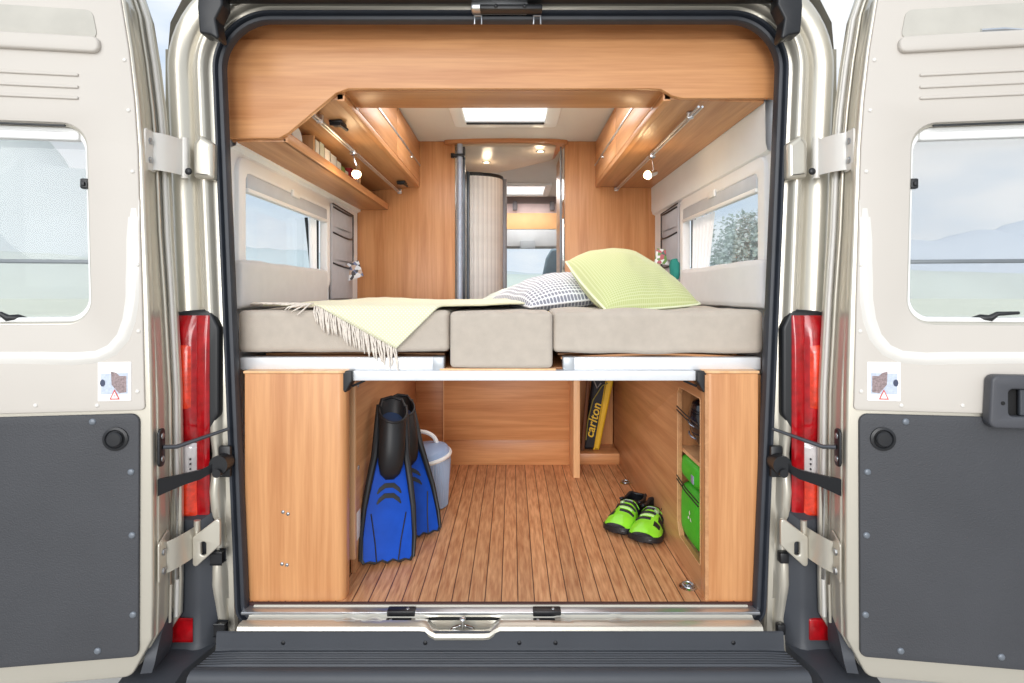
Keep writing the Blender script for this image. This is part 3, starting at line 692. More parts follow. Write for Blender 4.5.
# ================================================================== OVERHEAD
h = thing('header_board', 'wide beech header board spanning the top of the doorway', 'panel', (XC, .15, 1.37))
hp = lambda px, py: (P(px,py,1.70).x, P(px,py,1.70).z)
ho = [hp(214,39),hp(788,39),hp(788,98),hp(683,98),hp(672,95.5),hp(661,89),hp(650,88.5),hp(348,88.5),hp(336,93),hp(288,133),hp(279,138),hp(214,138)]
B().plate([ho], .018, XZ(.088), .002).obj('face_board', WX, h)
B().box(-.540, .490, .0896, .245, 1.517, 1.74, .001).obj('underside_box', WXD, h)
b = B(); b.box(XL+.01, XR-.01, .0882, .0893, 1.655, 1.743); b.obj('upper_filler', WX, h)
def cabinet_over(s, lab, xin, xout, group='x'):
    """long overhead cabinet; xin = aisle face, xout = wall side"""
    t = thing('overhead_cabinet', lab, 'cabinet', ((xin+xout)/2, .87, 1.47))
    sg = 1 if xin > xout else -1     # direction towards the aisle
    y0, y1 = .246, YB-.002
    zi, zo = 1.492, (1.462 if s < 0 else 1.482)
    def prism(pts, ya, yb, name, m, bev=.0015):
        return B().plate([pts], yb-ya, XZ(yb), bev).obj(name, m, t)
    # underside board, sloped, reaching forward to the header
    xo2 = xout + sg*.004
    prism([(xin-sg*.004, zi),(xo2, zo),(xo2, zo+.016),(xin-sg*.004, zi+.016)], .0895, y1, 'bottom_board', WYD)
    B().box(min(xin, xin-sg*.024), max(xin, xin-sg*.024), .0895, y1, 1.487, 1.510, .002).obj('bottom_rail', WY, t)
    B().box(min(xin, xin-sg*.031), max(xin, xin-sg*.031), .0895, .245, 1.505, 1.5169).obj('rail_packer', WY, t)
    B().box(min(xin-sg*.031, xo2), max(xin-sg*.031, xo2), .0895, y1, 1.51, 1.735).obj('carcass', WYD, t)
    yy = [y0+.004, .88, y1-.004]
    for a, c in zip(yy[:-1], yy[1:]):
        lo = B(); lo.box(min(xin, xin-sg*.018), max(xin, xin-sg*.018), a+.002, c-.002, 1.512, 1.604, .002); lo.obj('lower_flap', WY, t)
        up = B(); up.box(min(xin, xin-sg*.018), max(xin, xin-sg*.018), a+.002, c-.002, 1.616, 1.735, .002); up.obj('upper_flap', WY, t)
    st = B(); st.box(min(xin+sg*.003, xin-sg*.012), max(xin+sg*.003, xin-sg*.012), y0+.004, y1-.004, 1.604, 1.616, .002); st.obj('handle_strip', ALU, t)
    for y in (.42, 1.2): B().dome((xin+sg*.003, y, 1.585), .008, .010, (sg,0,0)).obj('push_button', CHR, t)
    return t
cl = cabinet_over(-1, 'beech overhead cabinet on the left above the open shelf', -.512, XL+.002)
for px, py, d in ((338,114,1.92),(402,181,2.95)):
    c = P(px, py, d); b = B(); b.box(c.x-.022,c.x+.022,c.y-.03,c.y+.03,1.474,1.484,.003); b.tube([(c.x-.02,c.y-.02,1.472),(c.x+.012,c.y-.025,1.470),(c.x+.022,c.y+.03,1.466)], .006, 8); b.obj('flap_hinge', BLK, cl)
cabinet_over(1, 'plain beech overhead cabinet on the right with light rail beneath', .462, .775)
# open shelf on the left
sh = thing('open_shelf', 'long open beech shelf above the left window holding books', 'shelf', (-.77,.8,1.36))
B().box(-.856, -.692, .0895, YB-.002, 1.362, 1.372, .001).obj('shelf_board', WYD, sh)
B().box(-.700, -.686, .0895, YB-.002, 1.362, 1.394, .002).obj('shelf_lip', WY, sh)
B().box(-.858, -.846, .0895, YB-.002, 1.3725, 1.458, .001).obj('shelf_back', WYD, sh)
for y in (.37, .98): B().box(-.845, -.706, y, y+.012, 1.3725, 1.463, .001).obj('divider', WED, sh)
def book(y, t_, hh, dd, m, lab, lean=0):
    M_ = Matrix.Translation((-.708, y, 1.373)) @ Matrix.Rotation(lean, 4, 'X')
    g = thing('book', lab, 'book', (-.708, y, 1.373), group='books on the open shelf')
    b = B(); b.box(-dd, 0, 0, .0022, 0, hh, 0, M_); b.box(-dd, 0, t_-.0022, t_, 0, hh, 0, M_); b.box(-.0022, 0, 0, t_, 0, hh, 0, M_); b.obj('cover', m, g)
    b = B(); b.box(-dd+.003, -.0025, .0023, t_-.0023, .002, hh-.003, 0, M_); b.obj('pages', mat('book_pages', srgb(235,230,215), .9), g)
bc = [(srgb(228,232,226),.030,.066),(srgb(206,214,200),.034,.070),(srgb(240,240,236),.046,.064),(srgb(225,228,226),.050,.060),(srgb(238,238,230),.040,.052),(srgb(126,158,84),.034,.046),(srgb(210,205,190),.030,.040)]
names = ['pale grey green book nearest the divider on the open shelf','sage green spined book second from the divider','thick white book in the middle of the open shelf','thick off white book beside the white one','low cream book beside the green one','small moss green book on the open shelf','small beige book at the far end of the row']
y = .392
for k, ((c, t_, hh), nm) in enumerate(zip(bc, names)):
    book(y, t_*1.5, hh*1.22, .115, mat('book_cover_%d' % k, c, .5), nm); y += t_*1.5+.002
for k, (c, yy_, t_, hh, nm) in enumerate(((srgb(176,52,60),.845,.025,.064,'dark red book leaning near the reading light'),(srgb(228,120,110),.885,.03,.052,'coral pink book close to the reading light'),(srgb(236,214,200),.925,.03,.044,'low peach book next to the far divider'))):
    book(yy_, t_, hh*1.22, .115, mat('book_cover_r%d' % k, c, .5), nm)
b = B(); b.cyl((-.716,.245,1.413), (-.835,.25,1.413), .040, n=28); o = b.obj('paper_roll', mat('white_paper', srgb(248,247,244), .9), label='white paper roll lying at the near end of the open shelf', cat='paper roll')
# light rails with spots
def rail(x, z, y0, y1, ym, head, lab, glow_dir, side):
    t = thing('light_rail', 'thin aluminium light rail under the %s overhead cabinet' % side, 'light rail', (x, (y0+y1)/2, z))
    for dx in (-.006, .006): B().tube([(x+dx, y0, z), (x+dx, y1, z)], .0038, 8).obj('rail_rod', ALU, t)
    for y in (y0+.1, y1-.01): b = B(); b.box(x-.011,x+.011,y-.008,y+.008,z-.006,z+(.022 if side == 'left' else .016),.003); b.obj('rail_mount', ALU, t)
    l = thing('spot_light', lab, 'lamp', (x, ym, z-.1))
    b = B(); b.box(x-.012,x+.012,ym-.014,ym+.014,z-.014,z+.008,.004); b.obj('clamp', CHR, l)
    hd = Vector(head); g = Vector(glow_dir).normalized()
    B().tube([(x,ym,z-.01),(x+.002,ym,z-.03),hd-g*.02], .003, 8).obj('stem', CHR, l)
    sd = B().lathe([(.004,-.034),(.010,-.032),(.012,-.02),(.013,.0),(.019,.022),(.018,.022),(.012,.004),(.0001,.003)], hd, g, 20).obj('lamp_shade', CHR, l)
    B().lathe([(.0001,-.002),(.0155,.012),(.0175,.022),(.013,.032),(.0001,.036)], hd, g, 20).obj('bulb', mat('warm_bulb', (1,.8,.5), .5, emis=(1,.66,.34), es=10), l, label='glowing warm bulb')
    L = bpy.data.lights.new('spot_glow', 'POINT'); L.energy = .6; L.specular_factor = .15; L.color = (1,.72,.42); L.shadow_soft_size = .02
    lo = bpy.data.objects.new('spot_glow', L); COL.objects.link(lo); lo.parent = l; lo.location = hd+g*.05-Vector(WL[l.name])
rail(-.622, 1.455, .09, 1.49, P(354,150,2.205).y, P(357,171,2.2), 'lit spot lamp on the left rail close to the books', (.1,-.75,-.8), 'left')
rail(.577, 1.470, .09, 1.49, P(652,155,2.316).y, P(651,174,2.30), 'lit spot lamp on the right rail under the plain cabinet', (-.8,-.6,-.35), 'right')
# skylight hatch
k = thing('skylight', 'white framed roof skylight above the bed', 'skylight', (-.03,.87,CZ_))
B().plate([rrect(-.285,.222,.575,1.175,.03), rrect(-.225,.160,.64,1.115,.015)], .022, XY(CZ_-.020), .006).obj('skylight_frame', WHITEP, k)
B().plate([rrect(-.243,.178,.622,1.128,.02)], .006, XY(CZ_-.004), .002).obj('skylight_dome', mat('glowing_acrylic', (.9,.93,.95), .3, emis=(.95,.98,1), es=.9), k)  # emission put in for daylight through the dome, front skylight too
B().box(-.222,.157,1.095,1.108,CZ_-.026,CZ_-.016,.003).obj('blind_bar', BLK, k)
k = thing('skylight', 'bright front skylight over the cab passage', 'skylight', (.10,2.93,CZ_))
B().plate([rrect(-.12,.31,2.68,3.19,.03), rrect(-.07,.26,2.73,3.14,.015)], .022, XY(CZ_-.020), .006).obj('skylight_frame', WHITEP, k)
B().plate([rrect(-.078,.268,2.722,3.148,.02)], .006, XY(CZ_-.004), .002).obj('skylight_dome', mat('glowing_acrylic', (.9,.93,.95)), k)
# ================================================================== BACK PARTITION AND CAB PASSAGE
XA0, XA1 = -.317, .295
B().box(XL, XA0, YB, YB+.03, 0.0, CZ_, .002).obj('wall_back', WZD, kind='structure', label='beech partition left of the passage')
B().box(XA1, XR, YB, YB+.03, 0.0, CZ_, .002).obj('partition_panel', WZD, label='beech partition panel right of the passage behind the pillows', cat='panel')
# arched door head over the passage
ah = thing('passage_canopy', 'curved beech canopy with two downlights over the passage', 'canopy', (0,1.6,1.6))
z = CZ_-.012
o = [(XA0-.06,YB-.03),(-.20,YB-.055),(.0,YB-.062),(.2,YB-.055),(XA1+.02,YB-.028),(XA1-.02,YB+.16),(.262,1.85),(-.075,2.20),(XA0,2.28),(XA0-.06,2.28)]
zc = 1.716
B().plate([rpoly(o, [.03,.1,.1,.1,.03,.05,.1,.1,.0,.0], 6)], .022, XY(zc+.01), .004).obj('canopy_rim', WXD, ah)
ip = [(XA0+.0,YB-.005),(-.15,YB-.028),(.0,YB-.034),(.15,YB-.028),(XA1-.05,YB+.0),(XA1-.048,YB+.16),(.247,1.83),(-.08,2.18),(XA0,2.25)]
B().plate([rpoly(ip, [.03,.1,.1,.1,.03,.05,.1,.1,0], 6)], .012, XY(zc), .003).obj('canopy_panel', mat('champagne_laminate', srgb(196,178,156), .35, .3, .03), ah)
for px, py in ((486.5,162),(540.5,151)):
    d = (zc-CAMZ)*F/(CY-py); x = (px-512)*d/F; y = d+CAMY
    r_ = B().lathe([(.026,0),(.026,-.004),(.018,-.006),(.017,0)], (x,y,zc), (0,0,1), 20).obj('downlight_ring', CHR, ah)
    B().lathe([(.0001,-.003),(.017,-.003),(.017,.0)], (x,y,zc), (0,0,1), 20).obj('downlight', mat('warm_bulb2', (1,.8,.55), .5, emis=(1,.75,.45), es=12), r_)
    L = bpy.data.lights.new('downlight_glow', 'POINT'); L.energy = .5; L.specular_factor = .2; L.color = (1,.82,.6); L.shadow_soft_size = .03
    lo = bpy.data.objects.new('downlight_glow', L); COL.objects.link(lo); lo.parent = ah; lo.location = Vector((x,y,zc-.05))-Vector(WL[ah.name])
# pole
pl = thing('support_pole', 'silver support pole at the left edge of the passage', 'pole', (-.285,1.52,0))
B().cyl((P(460,0,3.13).x,YB-.01,ZB), (P(460,0,3.13).x,YB-.01,zc+.01), .016, n=20).obj('pole_tube', mat('blue_silver', srgb(176,188,208), .45, .3), pl)
B().box(-.296,-.262,YB+.0,YB+.05,ZB,zc,.003).obj('pole_channel', mat('gun_grey', srgb(84,90,98), .35, .6), pl)
c = P(460,0,3.13); b = B(); b.box(-.335,-.262,YB-.032,YB+.02,1.655,1.670,.004); b.cyl((-.330,YB-.01,1.650),(-.330,YB-.01,1.675),.010); b.obj('pole_bracket', BLK, pl)
# tambour shower screen: curved run of ribs
tb = thing('tambour_door', 'curved white ribbed tambour door beside the pole', 'door', (-.17,1.9,ZB))
n = 22
for k in range(n):
    f = k/(n-1); px = 468+34*(math.sin(f*math.pi/2)); d = 3.30+.16*f*f
    a = P(px, 0, d); ang = f*1.3
    M_ = Matrix.Translation((a.x, a.y, 0)) @ Matrix.Rotation(ang, 4, 'Z')
    b = B(); b.box(-.0085,.0085,-.004,.006,.60,1.595,.004,M_,3)
    b.obj('tambour_slat', mat('tambour_white', srgb(238,234,230), .45, .05) if k % 2 else mat('tambour_white2', srgb(222,217,214), .45, .05), tb)
rows = []
for k in range(n):
    f = k/(n-1); px = 468+34*(math.sin(f*math.pi/2)); d = 3.30+.16*f*f; a = P(px,0,d); rows.append(a)
B().tube([(a.x,a.y,1.60) for a in rows], .012, 8).obj('tambour_track', BLK, tb)
B().box(-.262,-.246,1.60,1.66,.0,1.60,.004).obj('tambour_post', mat('gun_grey', srgb(84,90,98)), tb)
a = rows[-1]; B().box(a.x-.002,a.x+.030,a.y-.01,a.y+.02,.0,1.60,.004).obj('tambour_edge', mat('grey_pillar', srgb(120,118,122), .4, .4), tb)
# bathroom cubicle wall behind the tambour, wardrobe side wall on the right
B().box(XA0-.03, XA0-.005, YB+.03, 2.5, 0, CZ_).obj('cubicle_wall', mat('grey_lining', srgb(180,176,172), .6), label='grey wash cubicle wall behind the tambour door', cat='wall')
wd = thing('wardrobe', 'beech wardrobe side with chrome edge on the right of the passage', 'wardrobe', (.32,2.0,0))
B().box(XA1, XA1+.02, YB+.03, 2.1, 0, CZ_, .001).obj('side_panel', WYD, wd)
B().box(.268, .278, YB-.001, YB+.025, ZB, zc, .002).obj('mirror_edge', mat('dull_steel', srgb(120,124,130), .4, .5), wd)
B().box(.281, .293, YB+.002, YB+.02, ZB, zc+.02, .002).obj('mirror_strip', mat('mirror_glass', srgb(225,228,232), .03, 1), wd)
# cab: overhead locker, headlining, windscreen, A-pillar, seat
cb = thing('cab_overhead_locker', 'beech and grey storage locker above the windscreen', 'locker', (0,3.6,1.25))
d = 4.9
q = lambda px, py, dd=d: P(px,py,dd)
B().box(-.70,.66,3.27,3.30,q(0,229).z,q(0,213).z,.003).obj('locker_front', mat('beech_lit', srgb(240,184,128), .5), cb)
B().box(-.70,.66,3.30,3.32,q(0,213).z,q(0,203).z,.003).obj('locker_shelf', mat('pinkish_lining', srgb(226,206,206), .6), cb)
B().box(-.86,.79,3.30,3.6,q(0,203).z,CZ_,.003).obj('cab_headlining', mat('taupe_lining', srgb(150,136,134), .7), cb)
for px in (515, 552): a = q(px,205); B().box(a.x-.02,a.x+.02,3.24,3.27,a.z-.05,a.z+.03,.004).obj('locker_bracket', mat('taupe_plastic', srgb(110,104,108), .5), cb)
B().box(-.80,.73,3.26,3.50,q(0,247).z,q(0,229).z-.001,.02).obj('grey_header', mat('cab_grey', srgb(186,190,194), .6), cb)
b = B(); a = q(500,243); b.box(-.20,a.x+.04,3.2,3.26,q(0,251).z,q(0,242).z,.005); b.obj('sun_visor', mat('visor_pale', srgb(226,222,220), .6), cb)
B().box(.07,.20,3.22,3.26,q(0,249).z,q(0,241).z,.003).obj('mirror_bar', mat('grey_plastic', srgb(150,156,162), .5), cb)
ws = thing('window_3', None, None, (0,3.9,.6), kind='structure')
b = B(); b.strip([[Vector((x, 3.55+.35*t, 1.32-.55*t)) for x in (-.78,-.4,0,.4,.72)] for t in (0,.5,1)]); b.obj('windscreen', GLASSI, ws)
b = B(); b.strip([[Vector((x, 3.50+.40*t, 1.32-.60*t)), Vector((x+w_, 3.50+.40*t, 1.32-.60*t))] for x, w_, t in ((.30,.14,0),(.24,.20,.45),(.10,.4,1))]) if False else None
st = thing('cab_chair', 'blue grey cab chair seen through the passage', 'chair', (.27,2.8,.3))
o = [P(540,320,4.4),P(566,320,4.4),P(566,256,4.4),P(561,249,4.4),P(551,249,4.4),P(546,258,4.4),P(541,282,4.4)]
B().plate([rpoly([(p.x,p.z) for p in o], .02, 4)], .10, XZ(o[0].y+.05), .02).obj('backrest', mat('blue_grey_fabric', srgb(104,124,138), .9, var=.1), st)
B().box(.12,.46,2.40,2.86,.30,.48,.04).obj('seat_base', mat('blue_grey_fabric', srgb(104,124,138)), st)
B().box(-.80,.74,3.60,3.93,.0,.72,.05).obj('dashboard', mat('dash_grey', srgb(96,100,106), .6), label='grey dashboard under the windscreen', cat='dashboard')
B().box(XL,XR,3.95,3.98,-.03,.72).obj('wall_front', WALLM, kind='structure')
# ================================================================== BED
cushion('mattress', P(236,0,1.68).x, P(449,0,1.68).x-.001, .055, 1.44, .722, ZB, MATT, 'beige mattress section on the left partly under the fringed throw', 'mattress', .006, .016)
cushion('mattress', P(449.5,0,1.67).x+.001, P(552.8,0,1.67).x, .040, 1.44, .676, ZB-.004, MATT, 'deep beige middle mattress section between the two wide ones', 'mattress', .004, .014)
cushion('mattress', P(553.5,0,1.68).x, P(765,0,1.68).x, .055, 1.44, .718, ZB, MATT, 'beige mattress section on the right under the pillows', 'mattress', .012, .016)
bf = thing('bed_frame', 'aluminium bed frame rails across the garage', 'bed frame', (XC,.06,.64))
zr = lambda py, d: CAMZ-(py-CY)*d/F
for x0, x1 in ((P(240,0,1.68).x, P(444,0,1.68).x), (P(563,0,1.68).x, P(761,0,1.68).x)):
    b = B(); b.box(x0,x1,.050,.090,zr(370,1.68),zr(357.5,1.68),.003); r_ = b.obj('upper_rail', ALW, bf)
    xe = x1 if x0 < -.3 else x0
    b = B(); b.box(min(xe,xe+(-.035 if x0 < -.3 else .035)), max(xe,xe+(-.035 if x0 < -.3 else .035)), .0485,.0915,zr(370,1.68)-.001,zr(357.5,1.68)+.001,.003); b.obj('rail_sleeve', mat('sleeve_grey', srgb(176,180,184), .4, .4), r_)
b = B(); b.box(P(352,0,1.66).x,P(697,0,1.66).x,.030,.075,zr(380.8,1.66),zr(370.8,1.66)-.001,.003); b.obj('lower_rail', ALW, bf)
for s, px in ((-1,347),(1,702)):
    x = P(px,0,1.65).x
    o = [(x-s*.020,zr(371,1.65)),(x+s*.016,zr(371,1.65)),(x+s*.016,zr(391,1.65)),(x+s*.002,zr(392.5,1.65)),(x-s*.012,zr(383,1.65)),(x-s*.045,zr(380,1.65)),(x-s*.045,zr(378,1.65))]
    o = [(x+s*.016,zr(371,1.65)),(x+s*.016,zr(390,1.65)),(x+s*.004,zr(393,1.65)),(x-s*.010,zr(384,1.65)),(x-s*.016,zr(381,1.65)),(x-s*.016,zr(371,1.65))]
    B().plate([rpoly(o, .004, 3)], .05, XZ(.068), .004).obj('end_cap', BLK, bf)
    B().tube([(x-s*.008,.045,zr(387,1.66)),(x-s*.045,.05,zr(381.5,1.66))], .004, 6).obj('cap_strut', BLK, bf)
B().box(P(440,0,1.68).x,P(556,0,1.68).x,.048,.070,.6655,.6745,.001).obj('centre_ledge', WED, bf)
B().box(P(240,0,1.7).x,P(762,0,1.7).x,.10,1.44,.664,.672,.001).obj('bed_base_panel', WXD, bf)
for k in range(12):                                   # sprung slats just under the mattresses
    y = .085+k*.115
    for x0, x1 in ((-.80,-.22),(.15,.73)):
        rows = []
        for i in range(13):
            f = i/12; z = .704+.012*math.sin(math.pi*f)*(1 if x0 > 0 else .3); x = x0+(x1-x0)*f
            rows.append([Vector((x,y,z)),Vector((x,y+.05,z)),Vector((x,y+.05,z-.006)),Vector((x,y,z-.006))])
        B().strip(rows, close_u=True, cap=True).obj('slat', WX, bf)
# throw
bl = thing('throw_blanket', 'pale green waffle throw with cream fringe draped over the left mattress', 'blanket', (-.3,.3,ZB))
T = Vector((-.345,-.135)); L_ = Vector((-.800,.110)); R_ = Vector((.42,.62)); BK = Vector((-.35,1.30))
YF = .050
def fold(x, s, lift=0.):
    """unrolled (x, s) -> world; s < 0 hangs in front of the mattress"""
    w = noise.noise(Vector((x*6, s*5, 3)))*.006 + noise.noise(Vector((x*15, s*9, 8)))*.003
    r_ = .018; zt = ZB+.011
    if s > 0:
        rise = .012*math.exp(-((s-.75)/.4)**2)*(1+math.sin(x*9+1)*.6)
        return Vector((x, YF-.004+r_+s, zt+w*min(1,s*8)+rise+lift))
    a = min(1, -s/(r_*math.pi/2))
    ang = a*math.pi/2; rest = max(0, -s-r_*math.pi/2)
    return Vector((x, YF-.004+r_-(r_+lift)*math.sin(ang)-abs(w)*.6*min(1,rest*20), zt-r_+(r_+lift)*math.cos(ang)-rest))
NU = 90; rows = []; uvs = []
for j in range(NU+1):
    v = j/NU; r_ = []
    for i in range(NU+1):
        u = i/NU; p = T*(1-u)*(1-v)+L_*(u)*(1-v)+R_*(1-u)*v+BK*u*v
        r_.append(fold(p.x, p.y)); uvs.append((p.x*1.0, p.y*1.0))
    rows.append(r_)
pw = pattern('waffle_throw', 'check', srgb(226,224,188), srgb(240,238,218), 560)
o = B().strip(rows).obj('blanket', pw, bl, uv=uvs, sharp=180)
sd = o.modifiers.new('Solid', 'SOLIDIFY'); sd.thickness = .005; sd.offset = 1
b = B(); rr = random.Random(5)
out = (L_-T); out = Vector((-out.y, out.x)).normalized()
if out.y > 0: out = -out
for k in range(84):
    f = (k+.5)/84; p = T.lerp(L_, f)
    if f < .55: dr = Vector((.10*rr.uniform(-1,1)+.12, -1)).normalized()
    else: dr = Vector((-.75+rr.uniform(-.3,.3), -.35+rr.uniform(-.2,.2))).normalized()
    ln = rr.uniform(.055,.074); pts = []
    for t in range(6):
        q_ = p+dr*ln*t/5+Vector((rr.uniform(-.0015,.0015),0))
        w3 = fold(q_.x, min(q_.y, q_.y if f < .55 else max(q_.y, .004)), .003)
        if f >= .55: w3.z += .004+rr.uniform(-.001,.003); w3.x = max(w3.x, -.812)
        pts.append(w3)
    b.tube(pts, [.0022,.0024,.0024,.0026,.0026,.0014], 5, up=(0,1,.3))
b.obj('fringe', mat('cream_yarn', srgb(228,218,206), .95, var=.12, vs=120), bl, label='cream twisted fringe', kind='stuff', sharp=180)
# pillows
def pillow(name, c, th, m, lab, n=36, piping=None, sag=0., pin=-.05):
    c = [Vector(p) for p in c]; nrm = (c[2]-c[0]).cross(c[3]-c[1]).normalized()
    if nrm.z < 0: nrm = -nrm
    root = thing(name, lab, 'pillow', tuple(sum(c, Vector())/4))
    def sh(u, v, sgn):
        # pinched edges
        uu, vv = 2*u-1, 2*v-1
        pu = 1-.07*(1-abs(vv)**2)*1.0; 
        u2 = .5+.5*uu*(1+pin*(1-vv*vv)); v2 = .5+.5*vv*(1+pin*(1-uu*uu))
        p = c[0]*(1-u2)*(1-v2)+c[1]*u2*(1-v2)+c[2]*u2*v2+c[3]*(1-u2)*v2
        hgt = (max(0, 1-abs(uu)**2.3)**.55)*(max(0, 1-abs(vv)**2.3)**.55)
        wr = noise.noise(p*7)*.014*hgt+noise.noise(Vector((p.x*26, p.y*9, p.z*9)))*.006*hgt
        return p+nrm*(sgn*th*hgt*(.5 if sgn > 0 else .42)+wr-sag*hgt)
    for sgn, nm in ((1,'pillow_front'),(-1,'pillow_back')):
        rows = []; uvs = []
        for j in range(n+1):
            rows.append([sh(i/n, j/n, sgn) for i in range(n+1)]); uvs += [(i/n, j/n) for i in range(n+1)]
        B().strip(rows).obj(nm, m, root, uv=uvs, sharp=180)
    if piping:
        e = [sh(i/n,0,1) for i in range(n)]+[sh(1,i/n,1) for i in range(n)]+[sh(1-i/n,1,1) for i in range(n)]+[sh(0,1-i/n,1) for i in range(n)]
        B().tube(e, .004, 6, closed=True).obj('piping', piping, root, sharp=180)
    return root
gp = pattern('green_gingham', 'grid', srgb(190,199,136), srgb(212,218,168), 320)
gd = pattern('grey_scale_print', 'dots', srgb(232,234,240), srgb(128,132,148), 75)
gl = pattern('pale_mint_print', 'grid', srgb(206,220,206), srgb(232,238,232), 150)
pillow('pillow', [P(566,262,2.12), P(622,256,2.36), P(700,304,1.92), P(606,310,1.80)], .19, gp, 'large lime green checked pillow propped at the right', pin=.05, piping=mat('pale_piping', srgb(232,238,205), .9))
pillow('pillow', [P(490,300,2.45), P(580,275,2.70), P(612,298,2.02), P(530,307,1.86)], .14, gd, 'white pillow with grey scale pattern lying beside the green one', piping=mat('white_piping', srgb(240,240,244), .9))
pillow('pillow', [P(476,303,2.9), P(545,281,3.0), P(585,296,2.45), P(503,304,2.15)], .10, gl, 'flat pale mint pillow behind the grey patterned one', piping=mat('white_piping', srgb(240,240,244)))
# ================================================================== GARAGE
GXL, GXR = -.502, .565
def rear_cab(s, lab):
    t = thing('garage_cabinet', lab, 'cabinet', (XC+s*.64, .1, 0))
    if s < 0: xo, xi = P(246,0,1.652).x, P(346,0,1.652).x
    else: xo, xi = P(757,0,1.652).x, P(704,0,1.652).x
    y0 = .012; sg = 1 if xi > xo else -1
    r_ = .034; pts = [(xo, y0), ]
    # plan outline, rounded inner corner
    yd = .058 if s < 0 else .052
    if s > 0: r_ = .022
    o = rpoly([(xo,y0),(xi,y0),(xi,yd),(xo,yd)], [.003,r_,.003,.003], 8)
    B().plate([o], zr(373,1.652)-.001, XY(.0005), .001).obj('carcass', WZ, t, sharp=30)
    o2 = rpoly([(xo-sg*.003,y0-.003),(xi+sg*.003,y0-.003),(xi+sg*.003,yd+.002 if s < 0 else .157),(xo-sg*.003,yd+.002 if s < 0 else .157)], [.003,r_,.003,.003], 8)
    B().plate([o2], .008, XY(zr(373,1.652)), .002).obj('top_edge', WED, t)
    if s < 0:
        for px, py in ((285,512),(290,514),(284,564),(289,565)): screw(P(px-2,py,1.642), .0055, (0,-1,0), t)
    return t
rear_cab(-1, 'beech garage cabinet left of the doorway with four screws')
rear_cab(1, 'narrow beech garage cabinet right of the doorway')
# left side panel of the garage
t = thing('side_panel', 'beech side wall of the garage behind the fins', 'panel', (GXL,.7,0))
B().box(GXL-.016, GXL, .175, 1.31, .0005, .660, .001).obj('board', WYD, t)
B().box(GXL-.018, GXL+.002, .160, .175, .05, .655, .002).obj('edge_band', WED, t)
for z in (.33,.60): screw((GXL,.205,z-.0), .008, (1,0,0), t)
B().box(GXL, GXL+.002, .185,.225,.10,.19,.0005).obj('rating_label', mat('label_white', srgb(226,220,214), .5), t, label='small white rating label')
B().box(-.79, GXL-.02, .165, .18, .0005, .655).obj('cabinet_filler', WZD, label='dark beech filler behind the left garage cabinet', cat='panel')
# right side panel with the opening
t = thing('side_panel', 'beech side wall of the garage with an open pocket', 'panel', (GXR,.7,0))
op = rpoly([(.058,.083),(.262,.083),(.288,.118),(.288,.560),(.268,.582),(.058,.582)], .008, 3)
B().plate([[(.014,.0005),(1.59,.0005),(1.59,.660),(.014,.660)], op], .016, YZ(GXR), .001).obj('board', WYD, t)
ed = [Vector((GXR-.0005, y, z)) for y, z in op]
B().plate([rpoly([(.055,.080),(.264,.080),(.291,.117),(.291,.561),(.269,.585),(.055,.585)], .008, 3), op], .0012, YZ(GXR-.001)).obj('edge_band', WED, t)
B().box(GXR+.018, .762, .158, .17, 0.0005,.655).obj('pocket_divider', WZD, t) if False else None
B().box(.735, .745, .054, .34, .0005, .655).obj('pocket_back', WZ, t)
B().box(GXR+.017, .734, .325, .34, .0005, .655).obj('pocket_side', WZ, t)
B().box(GXR+.017, .734, .056, .324, .360, .372).obj('pocket_shelf', WED, t)
B().box(GXR+.017, .734, .056, .324, .0005, .070).obj('pocket_floor', WED, t)
# cords
for z in (.497, .262):
    b = B()
    for dz in (0,.012): b.tube([(GXR-.004,.284,z+dz+.006),(GXR-.008,.17,z+dz),(GXR-.004,.064,z+dz-.006)], .0022, 8)
    c_ = b.obj('elastic_cord', BLK, label='%s black elastic cord across the side pocket' % ('upper' if z > .4 else 'lower'), cat='cord', group='elastic cords of the side pocket')
# pocket contents
b = B(); b.lathe([(.0001,-.10),(.05,-.09),(.085,-.04),(.092,0),(.080,.05),(.045,.085),(.0001,.095)], (.650,.245,.462), (-.3,-.2,.9), 24, sx=.62, sy=.62)
hm = thing('sports_helmet', 'black helmet with glossy blue visor in the side pocket', 'helmet', (.65,.21,.373))
hb = b.obj('shell', mat('helmet_black', srgb(34,36,44), .15, .3, coat=1), hm)
for k in range(3):
    b = B(); pts_ = []
    for t in range(9):
        yy_ = .215+.055*t/8; zz_ = .420+.040*k+.012*t/8; q_ = 1-((yy_-.245)/.060)**2-((zz_-.46)/.10)**2; pts_.append((.650-.058*math.sqrt(max(.02,q_))-.001, yy_, zz_))
    b.tube(pts_, .003, 8); b.obj('shell_stripe', mat('helmet_silver', srgb(150,166,190), .2, .6), hm)
GRN = mat('bright_green_nylon', srgb(72,196,44), .55, 0, .08, 15, bump=.4, bs=120)
GRN2 = mat('deep_green_nylon', srgb(48,158,40), .6, 0, .08, 15, bump=.4, bs=120)
